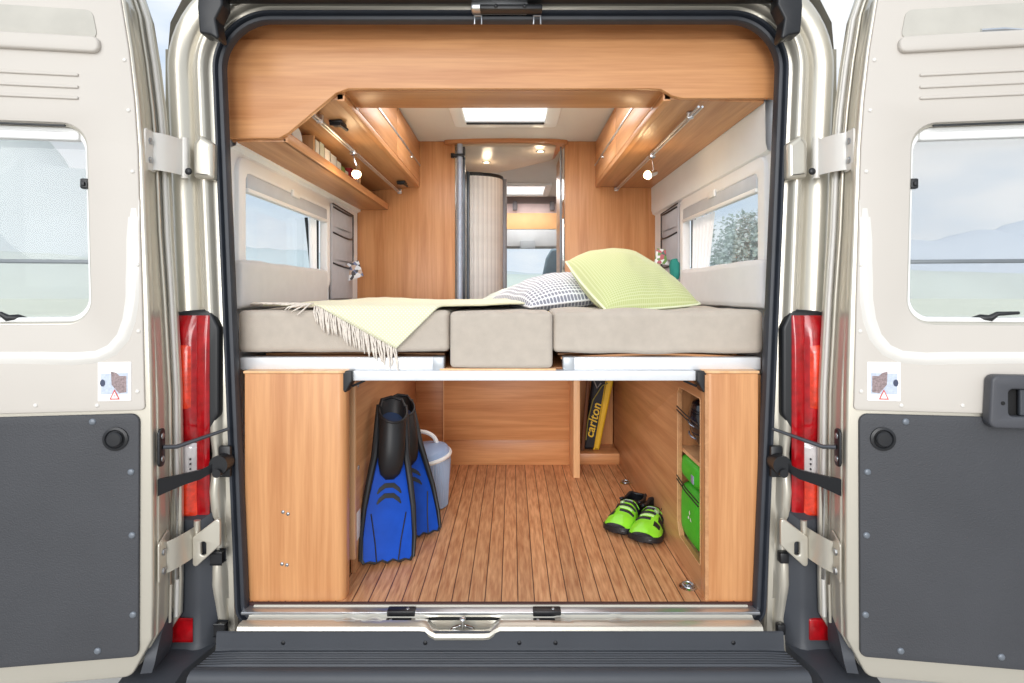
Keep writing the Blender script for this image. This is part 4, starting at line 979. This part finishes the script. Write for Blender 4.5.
def blob_bag(x0,x1,y0,y1,z0,z1,m,name,lab,bev=.03):
    g = thing(name, lab, 'bag', ((x0+x1)/2,(y0+y1)/2,z0)); sp = lambda v, e: math.copysign(abs(v)**e, v)
    c = Vector(((x0+x1)/2,(y0+y1)/2,(z0+z1)/2)); r = Vector(((x1-x0)/2,(y1-y0)/2,(z1-z0)/2)); rows = []
    for j in range(25):
        ph = -math.pi/2+math.pi*j/24; row = []
        for i in range(40):
            th = 2*math.pi*i/40; q = Vector((r.x*sp(math.cos(ph),.4)*sp(math.cos(th),.35), r.y*sp(math.cos(ph),.4)*sp(math.sin(th),.35), r.z*sp(math.sin(ph),.5)))
            q.x -= .004*abs(noise.noise((q+c)*18)); row.append(c+q*.99)
        rows.append(row)
    B().strip(rows, close_u=True).obj('body', m, g, sharp=80); return g
g1 = blob_bag(.578,.725,.12,.322,.2705,.355,GRN,'green_bag','bright green rolled bag on top of the folded one',.032)
b = B(); b.box(.5755,.579,.155,.18,.290,.317,.002); b.obj('bag_tag', mat('tag_grey', srgb(160,160,190), .5), g1)
g2 = blob_bag(.576,.725,.10,.322,.0715,.266,GRN,'green_bag','green bag with white emblem at the bottom of the side pocket',.035)
em = B()
for k in range(3):
    a = math.radians(90+120*k); c0 = Vector((.5748,.190,.175)); u_ = Vector((0, math.cos(a), math.sin(a))); w_ = Vector((0,-math.sin(a),math.cos(a)))
    em.add([c0+u_*.004, c0+u_*.012+w_*.006, c0+u_*.022, c0+u_*.012-w_*.006], [(0,1,2,3)])
em.obj('white_emblem', mat('emblem_white', srgb(240,244,236), .5), g2)
# back of the garage
t = thing('garage_back_panel', 'beech panel closing the back of the garage', 'panel', (-.05,1.32,0))
B().box(GXL, P(444,0,2.93).x-.003, 1.300, 1.316, .0005, .662, .001).obj('left_panel', WXD, t)
B().box(P(444,0,2.93).x, .330, 1.292, 1.310, .135, .662, .002).obj('upper_panel', WX, t)
B().box(P(444,0,2.93).x, .330, 1.310, 1.325, .0005, .134, .001).obj('plinth', WX, t)
B().box(P(444,0,2.93).x-.003, P(444,0,2.93).x+.001, 1.288, 1.300, .0005, .662, .001).obj('corner_bead', WED, t)
B().box(P(573.5,0,2.73).x, P(580,0,2.73).x, 1.10, 1.59, .0005, .662, .002).obj('divider_panel', WED, label='upright beech divider beside the racket bag', cat='panel')
nx0 = P(580,0,2.73).x+.001
t = thing('niche_step', 'low beech step in the niche behind the divider', 'step', (.45,1.45,0))
B().box(nx0, GXR-.001, 1.315, 1.589, .0005, .058, .002).obj('step_box', WX, t)
B().box(nx0, GXR-.001, 1.59, 1.60, .0005, .662).obj('niche_back', WZD, t)
B().box(P(611,0,3.18).x, P(614,0,3.18).x, 1.50, 1.588, .0585, .66, .001).obj('niche_upright', WED, t)
# racket bag leaning in the niche
rb = thing('racket_bag', 'narrow black and yellow racket bag leaning in the niche', 'bag', (.42,1.45,.058))
d = 3.03
pb = [P(583,446,d), P(598,448,d), P(612,381,d), P(611,368,d), P(594,366,d)]
yb = d+CAMY
pz = [(p.x, p.z) for p in pb]
pz[0] = (pz[0][0], .066); pz[1] = (pz[1][0], .062)
B().plate([rpoly(pz, .008, 3)], .06, XZ(yb+.03), .012).obj('body', mat('bag_black', srgb(26,26,34), .6, var=.2), rb)
ys_ = [P(592,449,d), P(598.5,449,d), P(612.5,381,d), P(611,368,d), P(606,368,d)]
yz = [(p.x, max(p.z,.062)) for p in ys_]
B().plate([rpoly(yz, .004, 3)], .066, XZ(yb+.033), .010).obj('yellow_side', mat('bag_yellow', srgb(236,190,40), .55), rb)
b0 = P(588,436,d); b1 = P(599,392,d); ax = (b1-b0); ax.y = 0; ax.normalize()
up = Vector((0,-1,0)).cross(ax); 
mid = P(592.6,419,d); mid.y = yb-.0305
# lettering runs from the foot of the bag upwards
Mt = Matrix(((ax.x, up.x, 0, mid.x),(0,0,-1,mid.y),(ax.z, up.z, 0, mid.z),(0,0,0,1)))
if (Vector((ax.x,0,ax.z)).cross(Vector((up.x,0,up.z)))).y > 0: Mt = Matrix(((ax.x, -up.x, 0, mid.x),(0,0,-1,mid.y),(ax.z, -up.z, 0, mid.z),(0,0,0,1)))
B().text('carlton', .066, Mt, .0006, shear=.15, bold=.0008).obj('lettering', mat('letter_yellow', srgb(240,200,50), .5), rb)
B().tube([P(586,440,d-.055), P(588,420,d-.06), P(593,400,d-.06), P(602,386,d-.055), P(608,383,d-.05)], .003, 6).obj('piping', mat('piping_olive', srgb(150,140,70), .5), rb)
B().tube([P(594,381,d-.05), P(597,388,d-.058), P(601,383,d-.05)], .004, 6).obj('strap', mat('strap_silver', srgb(150,150,150), .5), rb)
b = B(); a_ = P(582.5,444,3.0); e_ = P(589,372,3.0); a_.z = .062; b.tube([a_, e_], .010, 8); b.obj('tent_pole', mat('brown_shaft', srgb(130,92,70), .4, .3), label='thin brown shaft leaning behind the racket bag', cat='pole')
# lashing rings on the floor
for px, py, lab in ((692,587,'chrome lashing ring in the floor near the right cabinet'),(628,483,'chrome lashing ring in the floor behind the cycling shoes')):
    d = CAMZ*F/(py-CY); x = (px-512)*d/F-.012; y = d+CAMY
    lr = thing('lashing_ring', lab, 'ring', (x,y,0), group='floor lashing rings')
    B().lathe([(.026,.0005),(.027,.002),(.020,.004),(.016,.0015),(.0001,.001)], (x,y,0), (0,0,1), 24).obj('socket', CHR, lr)
    B().tube([(x+.016*math.cos(a), y+.016*math.sin(a), .007+.002*math.sin(a)) for a in [2*math.pi*i/18 for i in range(18)]], .0028, 8, closed=True).obj('ring', STEEL, lr)
# ---- swim fins
BLUE = mat('fin_blue', (.004,.075,.52), .5, 0, .12, 14, spec=.25)
FBK = mat('fin_black', srgb(30,31,34), .45, 0, .1, 20)
def fin(o, right, up, sc, lab):
    g = thing('swim_fin', lab, 'swim fin', tuple(o)); M0 = frame(o, right, up)      # local z towards the viewer
    w = lambda x, y, z=0: M0 @ Vector((x*sc, y*sc, z*sc))
    M1 = M0 @ Matrix.Scale(sc, 4)
    bl_ = [(-.098,.018),(-.090,.006),(-.070,.010),(-.045,.004),(-.020,.012),(0,.003),(.022,.013),(.045,.004),(.070,.011),(.090,.006),(.098,.018),(.100,.09),(.092,.20),(.076,.30),(.060,.38),(.055,.50),(-.055,.50),(-.060,.38),(-.076,.30),(-.092,.20),(-.100,.09)]
    B().plate([bl_], .010, M1 @ Matrix.Translation((0,0,-.005)), .003).obj('blade_edge', FBK, g)
    ib = [(x*.91, .012+(y-.004)*.985) for x, y in bl_ if y < .39]
    B().plate([ib], .004, M1 @ Matrix.Translation((0,0,.0045)), .0015).obj('blade', BLUE, g)
    for k in (-1,1):
        b = B(); b.tube([w(k*.099,.02,.004), w(k*.101,.09,.008), w(k*.093,.20,.012), w(k*.077,.30,.016), w(k*.062,.39,.022), w(k*.056,.50,.024), w(k*.054,.585,.022)], [.006*sc,.008*sc,.011*sc,.013*sc,.014*sc,.013*sc,.008*sc], 10); b.obj('side_rail', FBK, g)
        b = B(); b.tube([w(k*.040,.012,.010), w(k*.048,.08,.010), w(k*.066,.18,.010)], .0024*sc, 6); b.obj('channel', FBK, g)
    for j, yy in enumerate((.225,.262)):
        pts = [(-.052,yy-.022),(-.040,yy+.008),(-.018,yy+.026),(.018,yy+.026),(.040,yy+.008),(.052,yy-.022),(.032,yy-.004),(.014,yy+.008),(-.014,yy+.008),(-.032,yy-.004)]
        B().plate([rpoly(pts, .004, 2)], .003, M1 @ Matrix.Translation((0,0,.008)), .0008).obj('chevron', FBK, g)
    # foot pocket: flattened tube with a slanting heel opening
    secs = [(.300,.016,.004,.010),(.320,.038,.016,.018),(.355,.048,.030,.028),(.41,.052,.040,.036),(.47,.052,.044,.040),(.54,.054,.044,.042)]
    def ring(y, a, h, zc_, k=0.):
        f = max(0, min(1, (y-.33)/.21)); return [w((a-k)*math.cos(t), y-.052*f*math.sin(t)+.02*f, zc_+(h-k)*math.sin(t)) for t in [2*math.pi*i/28 for i in range(28)]]
    rows = [ring(*q_) for q_ in secs]+[ring(*q_, .006) for q_ in secs[::-1][:4]]
    B().strip(rows, close_u=True, cap=True).obj('foot_pocket', FBK, g, sharp=60)
    B().tube(ring(*secs[-1]), .005*sc, 8, closed=True).obj('pocket_rim', FBK, g)
    B().tube([w(-.050,.575,.03), w(-.040,.606,.012), w(0,.618,.004), w(.040,.606,.012), w(.050,.575,.03)], .007*sc, 8).obj('heel_strap', FBK, g)
    B().add(ring(.50,.045,.038,.040), [tuple(range(28))]).obj('pocket_inside', mat('fin_inside', srgb(46,72,112), .6), g)
b0 = P(387,567,1.86); b0.z = .001; t0 = P(391,407,2.02)
up_ = (t0-b0).normalized(); rt = Vector((1,.42,0)); rt = (rt-up_*rt.dot(up_)).normalized()
fin(b0, rt, up_, .89, 'blue and black swim fin standing in front, nearest the doorway')
b1 = P(419,541,2.06); b1.z = .001; t1 = P(399,405,2.20); up_ = (t1-b1).normalized(); rt = Vector((1,.50,0)); rt = (rt-up_*rt.dot(up_)).normalized()
fin(b1, rt, up_, .86, 'blue and black swim fin standing behind the front one, beside the bucket')
# ---- bucket
bk = thing('lidded_bucket', 'translucent blue bucket with white rim and carry handle', 'bucket', (-.35,.78,0))
cx_, cy_ = P(424,0,2.38).x, 2.38+CAMY
BB = mat('translucent_blue_plastic', srgb(172,196,228), .3, 0, .04, 10, trans=.15)
rows = []
for z, r_ in ((.0,.090),(.006,.098),(.10,.103),(.19,.110),(.205,.112)):
    rows.append([Vector((cx_+(r_+(.0036 if (i % 2) else 0)*(1 if .0 < z < .2 else 0))*math.cos(2*math.pi*i/96), cy_+(r_+(.0036 if (i % 2) else 0))*.9*math.sin(2*math.pi*i/96), z+.001)) for i in range(96)])
B().strip(rows, close_u=True, cap=True).obj('bucket_body', BB, bk)
tl = Matrix.Translation((cx_,cy_,.206)) @ Matrix.Rotation(math.radians(-8), 4, 'Y') @ Matrix.Rotation(math.radians(6), 4, 'X')
B().lathe([(.100,-.004),(.117,-.004),(.120,.004),(.117,.012),(.108,.012)], (0,0,0), (0,0,1), 48, sy=.9, M=tl).obj('rim', WHITEP, bk)
lid = B().lathe([(.112,.006),(.111,.018),(.104,.032),(.080,.042),(.040,.047),(.0001,.048)], (0,0,0), (0,0,1), 48, sy=.9, M=tl).obj('lid', mat('blue_lid', srgb(150,172,206), .3, 0, .04), bk)
hp_ = []
for k in range(17):
    a = math.pi*k/16; hp_.append(tl @ Vector((-.030-.088*math.cos(a)*1.0, .035, .022+.080*math.sin(a)**.7)))
B().tube(hp_, .009, 8, up=(0,1,0)).obj('carry_handle', WHITEP, bk)
# ---- cycling shoes
LIME = mat('lime_shoe', srgb(146,232,50), .35, 0, .06, 20, coat=.4)
SBK = mat('shoe_black', srgb(30,32,36), .4, 0, .1, 20)
def shoe(toe, heel, lab, s=1):
    toe = Vector((toe[0],toe[1],0)); heel = Vector((heel[0],heel[1],0)); ax = (toe-heel); Ln = ax.length; ax.normalize()
    rt = Vector((ax.y,-ax.x,0)); g = thing('cycling_shoe', lab, 'shoe', tuple((toe+heel)/2))
    w = lambda x, y, z: heel+ax*(y*Ln)+rt*(x*s)+Vector((0,0,z))
    hw = [(-.0,.014),(.02,.030),(.08,.038),(.20,.042),(.35,.042),(.50,.047),(.65,.056),(.78,.060),(.88,.056),(.95,.043),(.99,.026),(1.0,.010)]
    def half(y):
        for (a, b_), (c_, d_) in zip(hw[:-1], hw[1:]):
            if a <= y <= c_: return b_+(d_-b_)*(y-a)/(c_-a)
        return .006
    top = [(0,.072),(.05,.080),(.15,.078),(.25,.074),(.36,.080),(.46,.086),(.56,.080),(.66,.070),(.78,.059),(.88,.048),(.95,.038),(1.0,.026)]
    def th(y):
        for (a, b_), (c_, d_) in zip(top[:-1], top[1:]):
            if a <= y <= c_: return b_+(d_-b_)*(y-a)/(c_-a)
        return .02
    # sole
    rows = []
    N = 26
    for j in range(N+1):
        y = j/N; h_ = half(y)+.003; z0 = .006+.010*max(0,(y-.75)/.25)**2
        rows.append([w(-h_,y,z0),w(-h_-.001,y,z0+.012),w(-h_*.96,y,z0+.020),w(h_*.96,y,z0+.020),w(h_+.001,y,z0+.012),w(h_,y,z0),w(h_*.6,y,z0-.004),w(-h_*.6,y,z0-.004)])
    so = B().strip(rows, close_u=True, cap=True).obj('sole', SBK, g)
    bb = B()
    for yc in (.12,.62,.74,.88):
        for xx in (-.022,.022): bb.box(xx-.010,xx+.010,-.008,.008,.0008,.012,.002, Matrix.Translation(w(0,yc,0)) @ Matrix(((rt.x*s,ax.x,0,0),(rt.y*s,ax.y,0,0),(0,0,1,0),(0,0,0,1))))
    bb.obj('sole_studs', SBK, so)
    # upper: closed section toward toe, open collar at the heel
    def sect(y, infl=0., z0=.022, kopen=None):
        h_ = half(y)+infl; t_ = th(y)+infl; r_ = []
        for i in range(21):
            a = math.pi*i/20; cx = math.cos(a); sx = math.sin(a)
            x = -h_*cx*abs(cx)**-.25 if abs(cx) > 1e-3 else 0
            x = -h_*math.copysign(abs(cx)**.7, cx)*(1-.25*sx); z = z0+(t_-z0)*sx**.75
            r_.append(w(x, y, z))
        return r_
    rows = [sect(y) for y in [.38+.62*j/22 for j in range(23)]]
    B().strip(rows).obj('upper', LIME, g, sharp=80)
    # heel cup: wall round the collar
    outer = []; inner = []
    ys2 = [.42,.34,.26,.18,.10,.04,.005]
    path = [(-1,y) for y in ys2]+[(1,y) for y in ys2[::-1]]
    rows = []
    for z, f in ((.022,1.0),(.05,1.0),(.075,.92),(1,.86)):
        r_ = []
        for sd, y in path:
            zz = z if z < 1 else th(y)*(1.0 if y > .1 else 1.05); r_.append(w(sd*half(max(y,.012))*f, y+(.02 if z == 1 and y < .05 else 0), min(zz, th(y)*1.05)))
        rows.append(r_)
    r2 = [[p.lerp(w(0,.2,p.z), .12) for p in r_] for r_ in rows[::-1][:3]]
    hc = B().strip(rows+r2).obj('heel_cup', SBK, g, sharp=70)
    B().tube([p+Vector((0,0,.002)) for p in rows[-1]], .006, 8).obj('collar', SBK, g, sharp=180)
    B().add([w(0.02,.10,.03),w(-.02,.10,.03),w(-.028,.4,.03),w(.028,.4,.03)], [(0,1,2,3)]).obj('insole', SBK, g)
    # tongue
    B().strip([[p for p in sect(y, .002, th(y)*.55)][5:16] for y in (.30,.34,.38,.42,.46)]).obj('tongue', SBK, g)
    def band(y0, y1, infl, m, nm, a0=2, a1=19):
        rows = [sect(y0+(y1-y0)*k/5, infl if 0 < k < 5 else -.0005)[a0:a1] for k in range(6)]
        B().strip(rows).obj(nm, m, g, sharp=80)
    band(.400,.500,.004,SBK,'top_strap',1,20); band(.425,.440,.006,LIME,'strap_stripe',3,17); band(.455,.470,.006,mat('strap_print', srgb(150,156,160), .5),'strap_print',8,13)
    band(.545,.585,.0035,SBK,'middle_strap',4,14); band(.655,.700,.0035,SBK,'front_strap',4,12); band(.52,.66,.0022,SBK,'side_mesh',15,20); band(.68,.78,.0022,SBK,'toe_mesh',13,18); band(.60,.63,.003,mat('shoe_mint', srgb(188,226,150), .5),'pale_patch',6,13)
    band(.93,.985,.0025,SBK,'toe_guard',0,21); band(.70,.93,.0012,LIME,'toe_box',3,13)
    c_ = w(.020,.50,th(.5)*.93); B().lathe([(.010,0),(.010,.006),(.007,.009),(.0001,.009)], c_, (rt*s*.4+Vector((0,0,1))), 16).obj('ratchet_buckle', mat('buckle_silver', srgb(170,200,150), .3, .3), g)
    B().tube([w(.043,.30,.05), w(.045,.45,.065), w(.046,.60,.040), w(.048,.75,.030)], .0025, 6).obj('side_seam', SBK, g)
    B().lathe([(.010,0),(.010,.004),(.0001,.005)], w(0,.0,.06), -ax, 12).obj('heel_pad', mat('heel_silver', srgb(170,172,176), .4), g)
shoe((P(614,0,2.08).x,2.08+CAMY),(P(640,0,2.30).x,2.30+CAMY),'lime green cycling shoe on the left of the pair')
shoe((P(641,0,2.00).x,2.00+CAMY),(P(660,0,2.235).x,2.235+CAMY),'lime green cycling shoe on the right of the pair', -1)
# ================================================================== OUTSIDE
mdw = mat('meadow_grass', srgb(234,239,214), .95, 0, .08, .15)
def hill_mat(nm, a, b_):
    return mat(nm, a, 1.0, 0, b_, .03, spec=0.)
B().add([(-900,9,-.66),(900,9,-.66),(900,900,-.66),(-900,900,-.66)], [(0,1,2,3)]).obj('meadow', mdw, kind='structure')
B().add([(-900,-600,-.66),(900,-600,-.66),(900,9,-.66),(-900,9,-.66)], [(0,1,2,3)]).obj('ground', mat('pale_paving', srgb(176,172,166), .8, 0, .06, 2), kind='structure')
def ridge(name, pts, y, depth, m, base_=-1.0, seed=0):
    """pts: (x, height) crest line; rises smoothly from the meadow"""
    rows = []; n = 70
    xs = [pts[0][0]+(pts[-1][0]-pts[0][0])*i/n for i in range(n+1)]
    def hgt(x):
        for (a, b_), (c_, d_) in zip(pts[:-1], pts[1:]):
            if a <= x <= c_: t = (x-a)/(c_-a); return b_+(d_-b_)*(t*t*(3-2*t))
        return 0
    for j in range(13):
        f = j/12
        rows.append([Vector((x, y+depth*(f-.5)+noise.noise(Vector((x*.03,f*3,seed)))*depth*.1, base_+(hgt(x)*(1+.10*noise.noise(Vector((x*.06,seed,1))))+hgt(x)*.04*noise.noise(Vector((x*.2,seed,f*9))))*math.sin(math.pi*f)**1.1)) for x in xs])
    B().strip(rows).obj(name, m, kind='structure', sharp=180)
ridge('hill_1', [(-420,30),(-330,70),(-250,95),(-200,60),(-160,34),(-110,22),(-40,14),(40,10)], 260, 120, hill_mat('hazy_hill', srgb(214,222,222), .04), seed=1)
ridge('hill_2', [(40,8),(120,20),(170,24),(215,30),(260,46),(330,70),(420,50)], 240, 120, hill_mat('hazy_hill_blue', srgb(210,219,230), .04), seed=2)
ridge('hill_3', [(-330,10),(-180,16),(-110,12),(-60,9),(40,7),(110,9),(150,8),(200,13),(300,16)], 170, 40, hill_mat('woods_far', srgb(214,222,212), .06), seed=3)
# one tree beyond the right window
tr = thing('tree', 'hazy round tree seen through the right window', 'tree', (10.6,23,-.66))
rr = random.Random(2); b = B(); lf = B()
b.tube([(10.6,23,-.66),(10.65,23,1),(10.6,23,2.4)], [.28,.2,.1], 8); b.obj('trunk', mat('tree_bark', srgb(120,110,100), .9), tr)
for k in range(7000):
    a, c_ = rr.uniform(0,6.28), rr.uniform(-1,1); r_ = (rr.random()**.4)
    p = Vector((10.6,23,2.2))+Vector((math.cos(a)*math.sqrt(1-c_*c_)*1.9, math.sin(a)*math.sqrt(1-c_*c_)*1.9, c_*2.3))*r_*(1+.22*noise.noise(Vector((math.cos(a)*2,math.sin(a)*2,c_*2))))
    q1 = Vector((rr.uniform(-1,1),rr.uniform(-1,1),rr.uniform(-1,1))).normalized()*.09; q2 = q1.cross(Vector((rr.uniform(-1,1),rr.uniform(-1,1),1))).normalized()*.08
    lf.add([p-q1,p+q2,p+q1,p-q2], [(0,1,2,3)])
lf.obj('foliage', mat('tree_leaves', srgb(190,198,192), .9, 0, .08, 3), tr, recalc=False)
# ================================================================== LIGHT, SKY, CAMERA
w = bpy.data.worlds.new('sky'); bpy.context.scene.world = w; w.use_nodes = True; nt = w.node_tree; bg = nt.nodes['Background']
tc = nd(nt, 'ShaderNodeTexCoord'); mp = nd(nt, 'ShaderNodeMapping'); mp.inputs['Scale'].default_value = (1.5,1.5,4); nt.links.new(tc.outputs['Generated'], mp.inputs[0])
n = nd(nt, 'ShaderNodeTexNoise'); n.inputs['Scale'].default_value = 2.2; n.inputs['Detail'].default_value = 6; nt.links.new(mp.outputs[0], n.inputs['Vector'])
r = nd(nt, 'ShaderNodeValToRGB'); r.color_ramp.elements[0].position = .36; r.color_ramp.elements[1].position = .6
r.color_ramp.elements[0].color = c4(srgb(200,218,238)); r.color_ramp.elements[1].color = (.93,.95,.97,1)
nt.links.new(n.outputs['Fac'], r.inputs['Fac']); nt.links.new(r.outputs['Color'], bg.inputs[0]); bg.inputs[1].default_value = 1.12
def area(name, loc, tgt, sx, sy, e, col=(1,1,1)):
    L = bpy.data.lights.new(name, 'AREA'); L.shape = 'RECTANGLE'; L.size = sx; L.size_y = sy; L.energy = e; L.color = col
    o = bpy.data.objects.new(name, L); COL.objects.link(o); o.location = loc
    o.rotation_euler = (Vector(tgt)-Vector(loc)).to_track_quat('-Z', 'Y').to_euler(); return o
L = bpy.data.lights.new('soft_sun', 'SUN'); L.energy = 1.3; L.angle = math.radians(40); L.color = (1,.985,.965)
o = bpy.data.objects.new('soft_sun', L); COL.objects.link(o); o.rotation_euler = Vector((.25,1,-.42)).to_track_quat('-Z','Y').to_euler()
area('key_softbox', (-1.4,-6.5,2.4), (0,.5,.7), 4, 3, 40, (1,.985,.96))
area('fill_softbox', (0,-5.5,.9), (0,.8,.5), 1.8, 1.8, 75, (1,.99,.97))
L = bpy.data.lights.new('cabin_fill', 'AREA'); L.shape = 'RECTANGLE'; L.size = .8; L.size_y = .6; L.energy = 7; L.color = (1,.99,.98)  # added area lamp below the ceiling to fill the interior, no real fitting
o = bpy.data.objects.new('cabin_fill', L); COL.objects.link(o); o.location = (-.03,.75,1.72)
L = bpy.data.lights.new('garage_fill', 'AREA'); L.shape = 'RECTANGLE'; L.size = .8; L.size_y = .6; L.energy = 2.2; L.color = (1,.97,.93)  # invented lamp under the bed base, brightens the dark garage
o = bpy.data.objects.new('garage_fill', L); COL.objects.link(o); o.location = (.03,.65,.655)
L = bpy.data.lights.new('cab_fill', 'AREA'); L.shape = 'RECTANGLE'; L.size = .6; L.size_y = .8; L.energy = 10; L.color = (1,.97,.93)  # extra area lamp without a fitting, lifts the cab and passage
o = bpy.data.objects.new('cab_fill', L); COL.objects.link(o); o.location = (.1,2.7,1.70)
cam = bpy.data.cameras.new('camera'); co = bpy.data.objects.new('camera', cam); COL.objects.link(co)
co.location = (0, CAMY, CAMZ); co.rotation_euler = (math.pi/2, 0, 0)
cam.sensor_width = 36; cam.lens = F/1024*36; cam.shift_y = -(341.5-CY)/1024; cam.clip_start = .02; cam.clip_end = 3000
sc = bpy.context.scene; sc.camera = co
sc.view_settings.view_transform = 'Standard'; sc.view_settings.look = 'None'; sc.view_settings.exposure = 0; sc.view_settings.gamma = 1
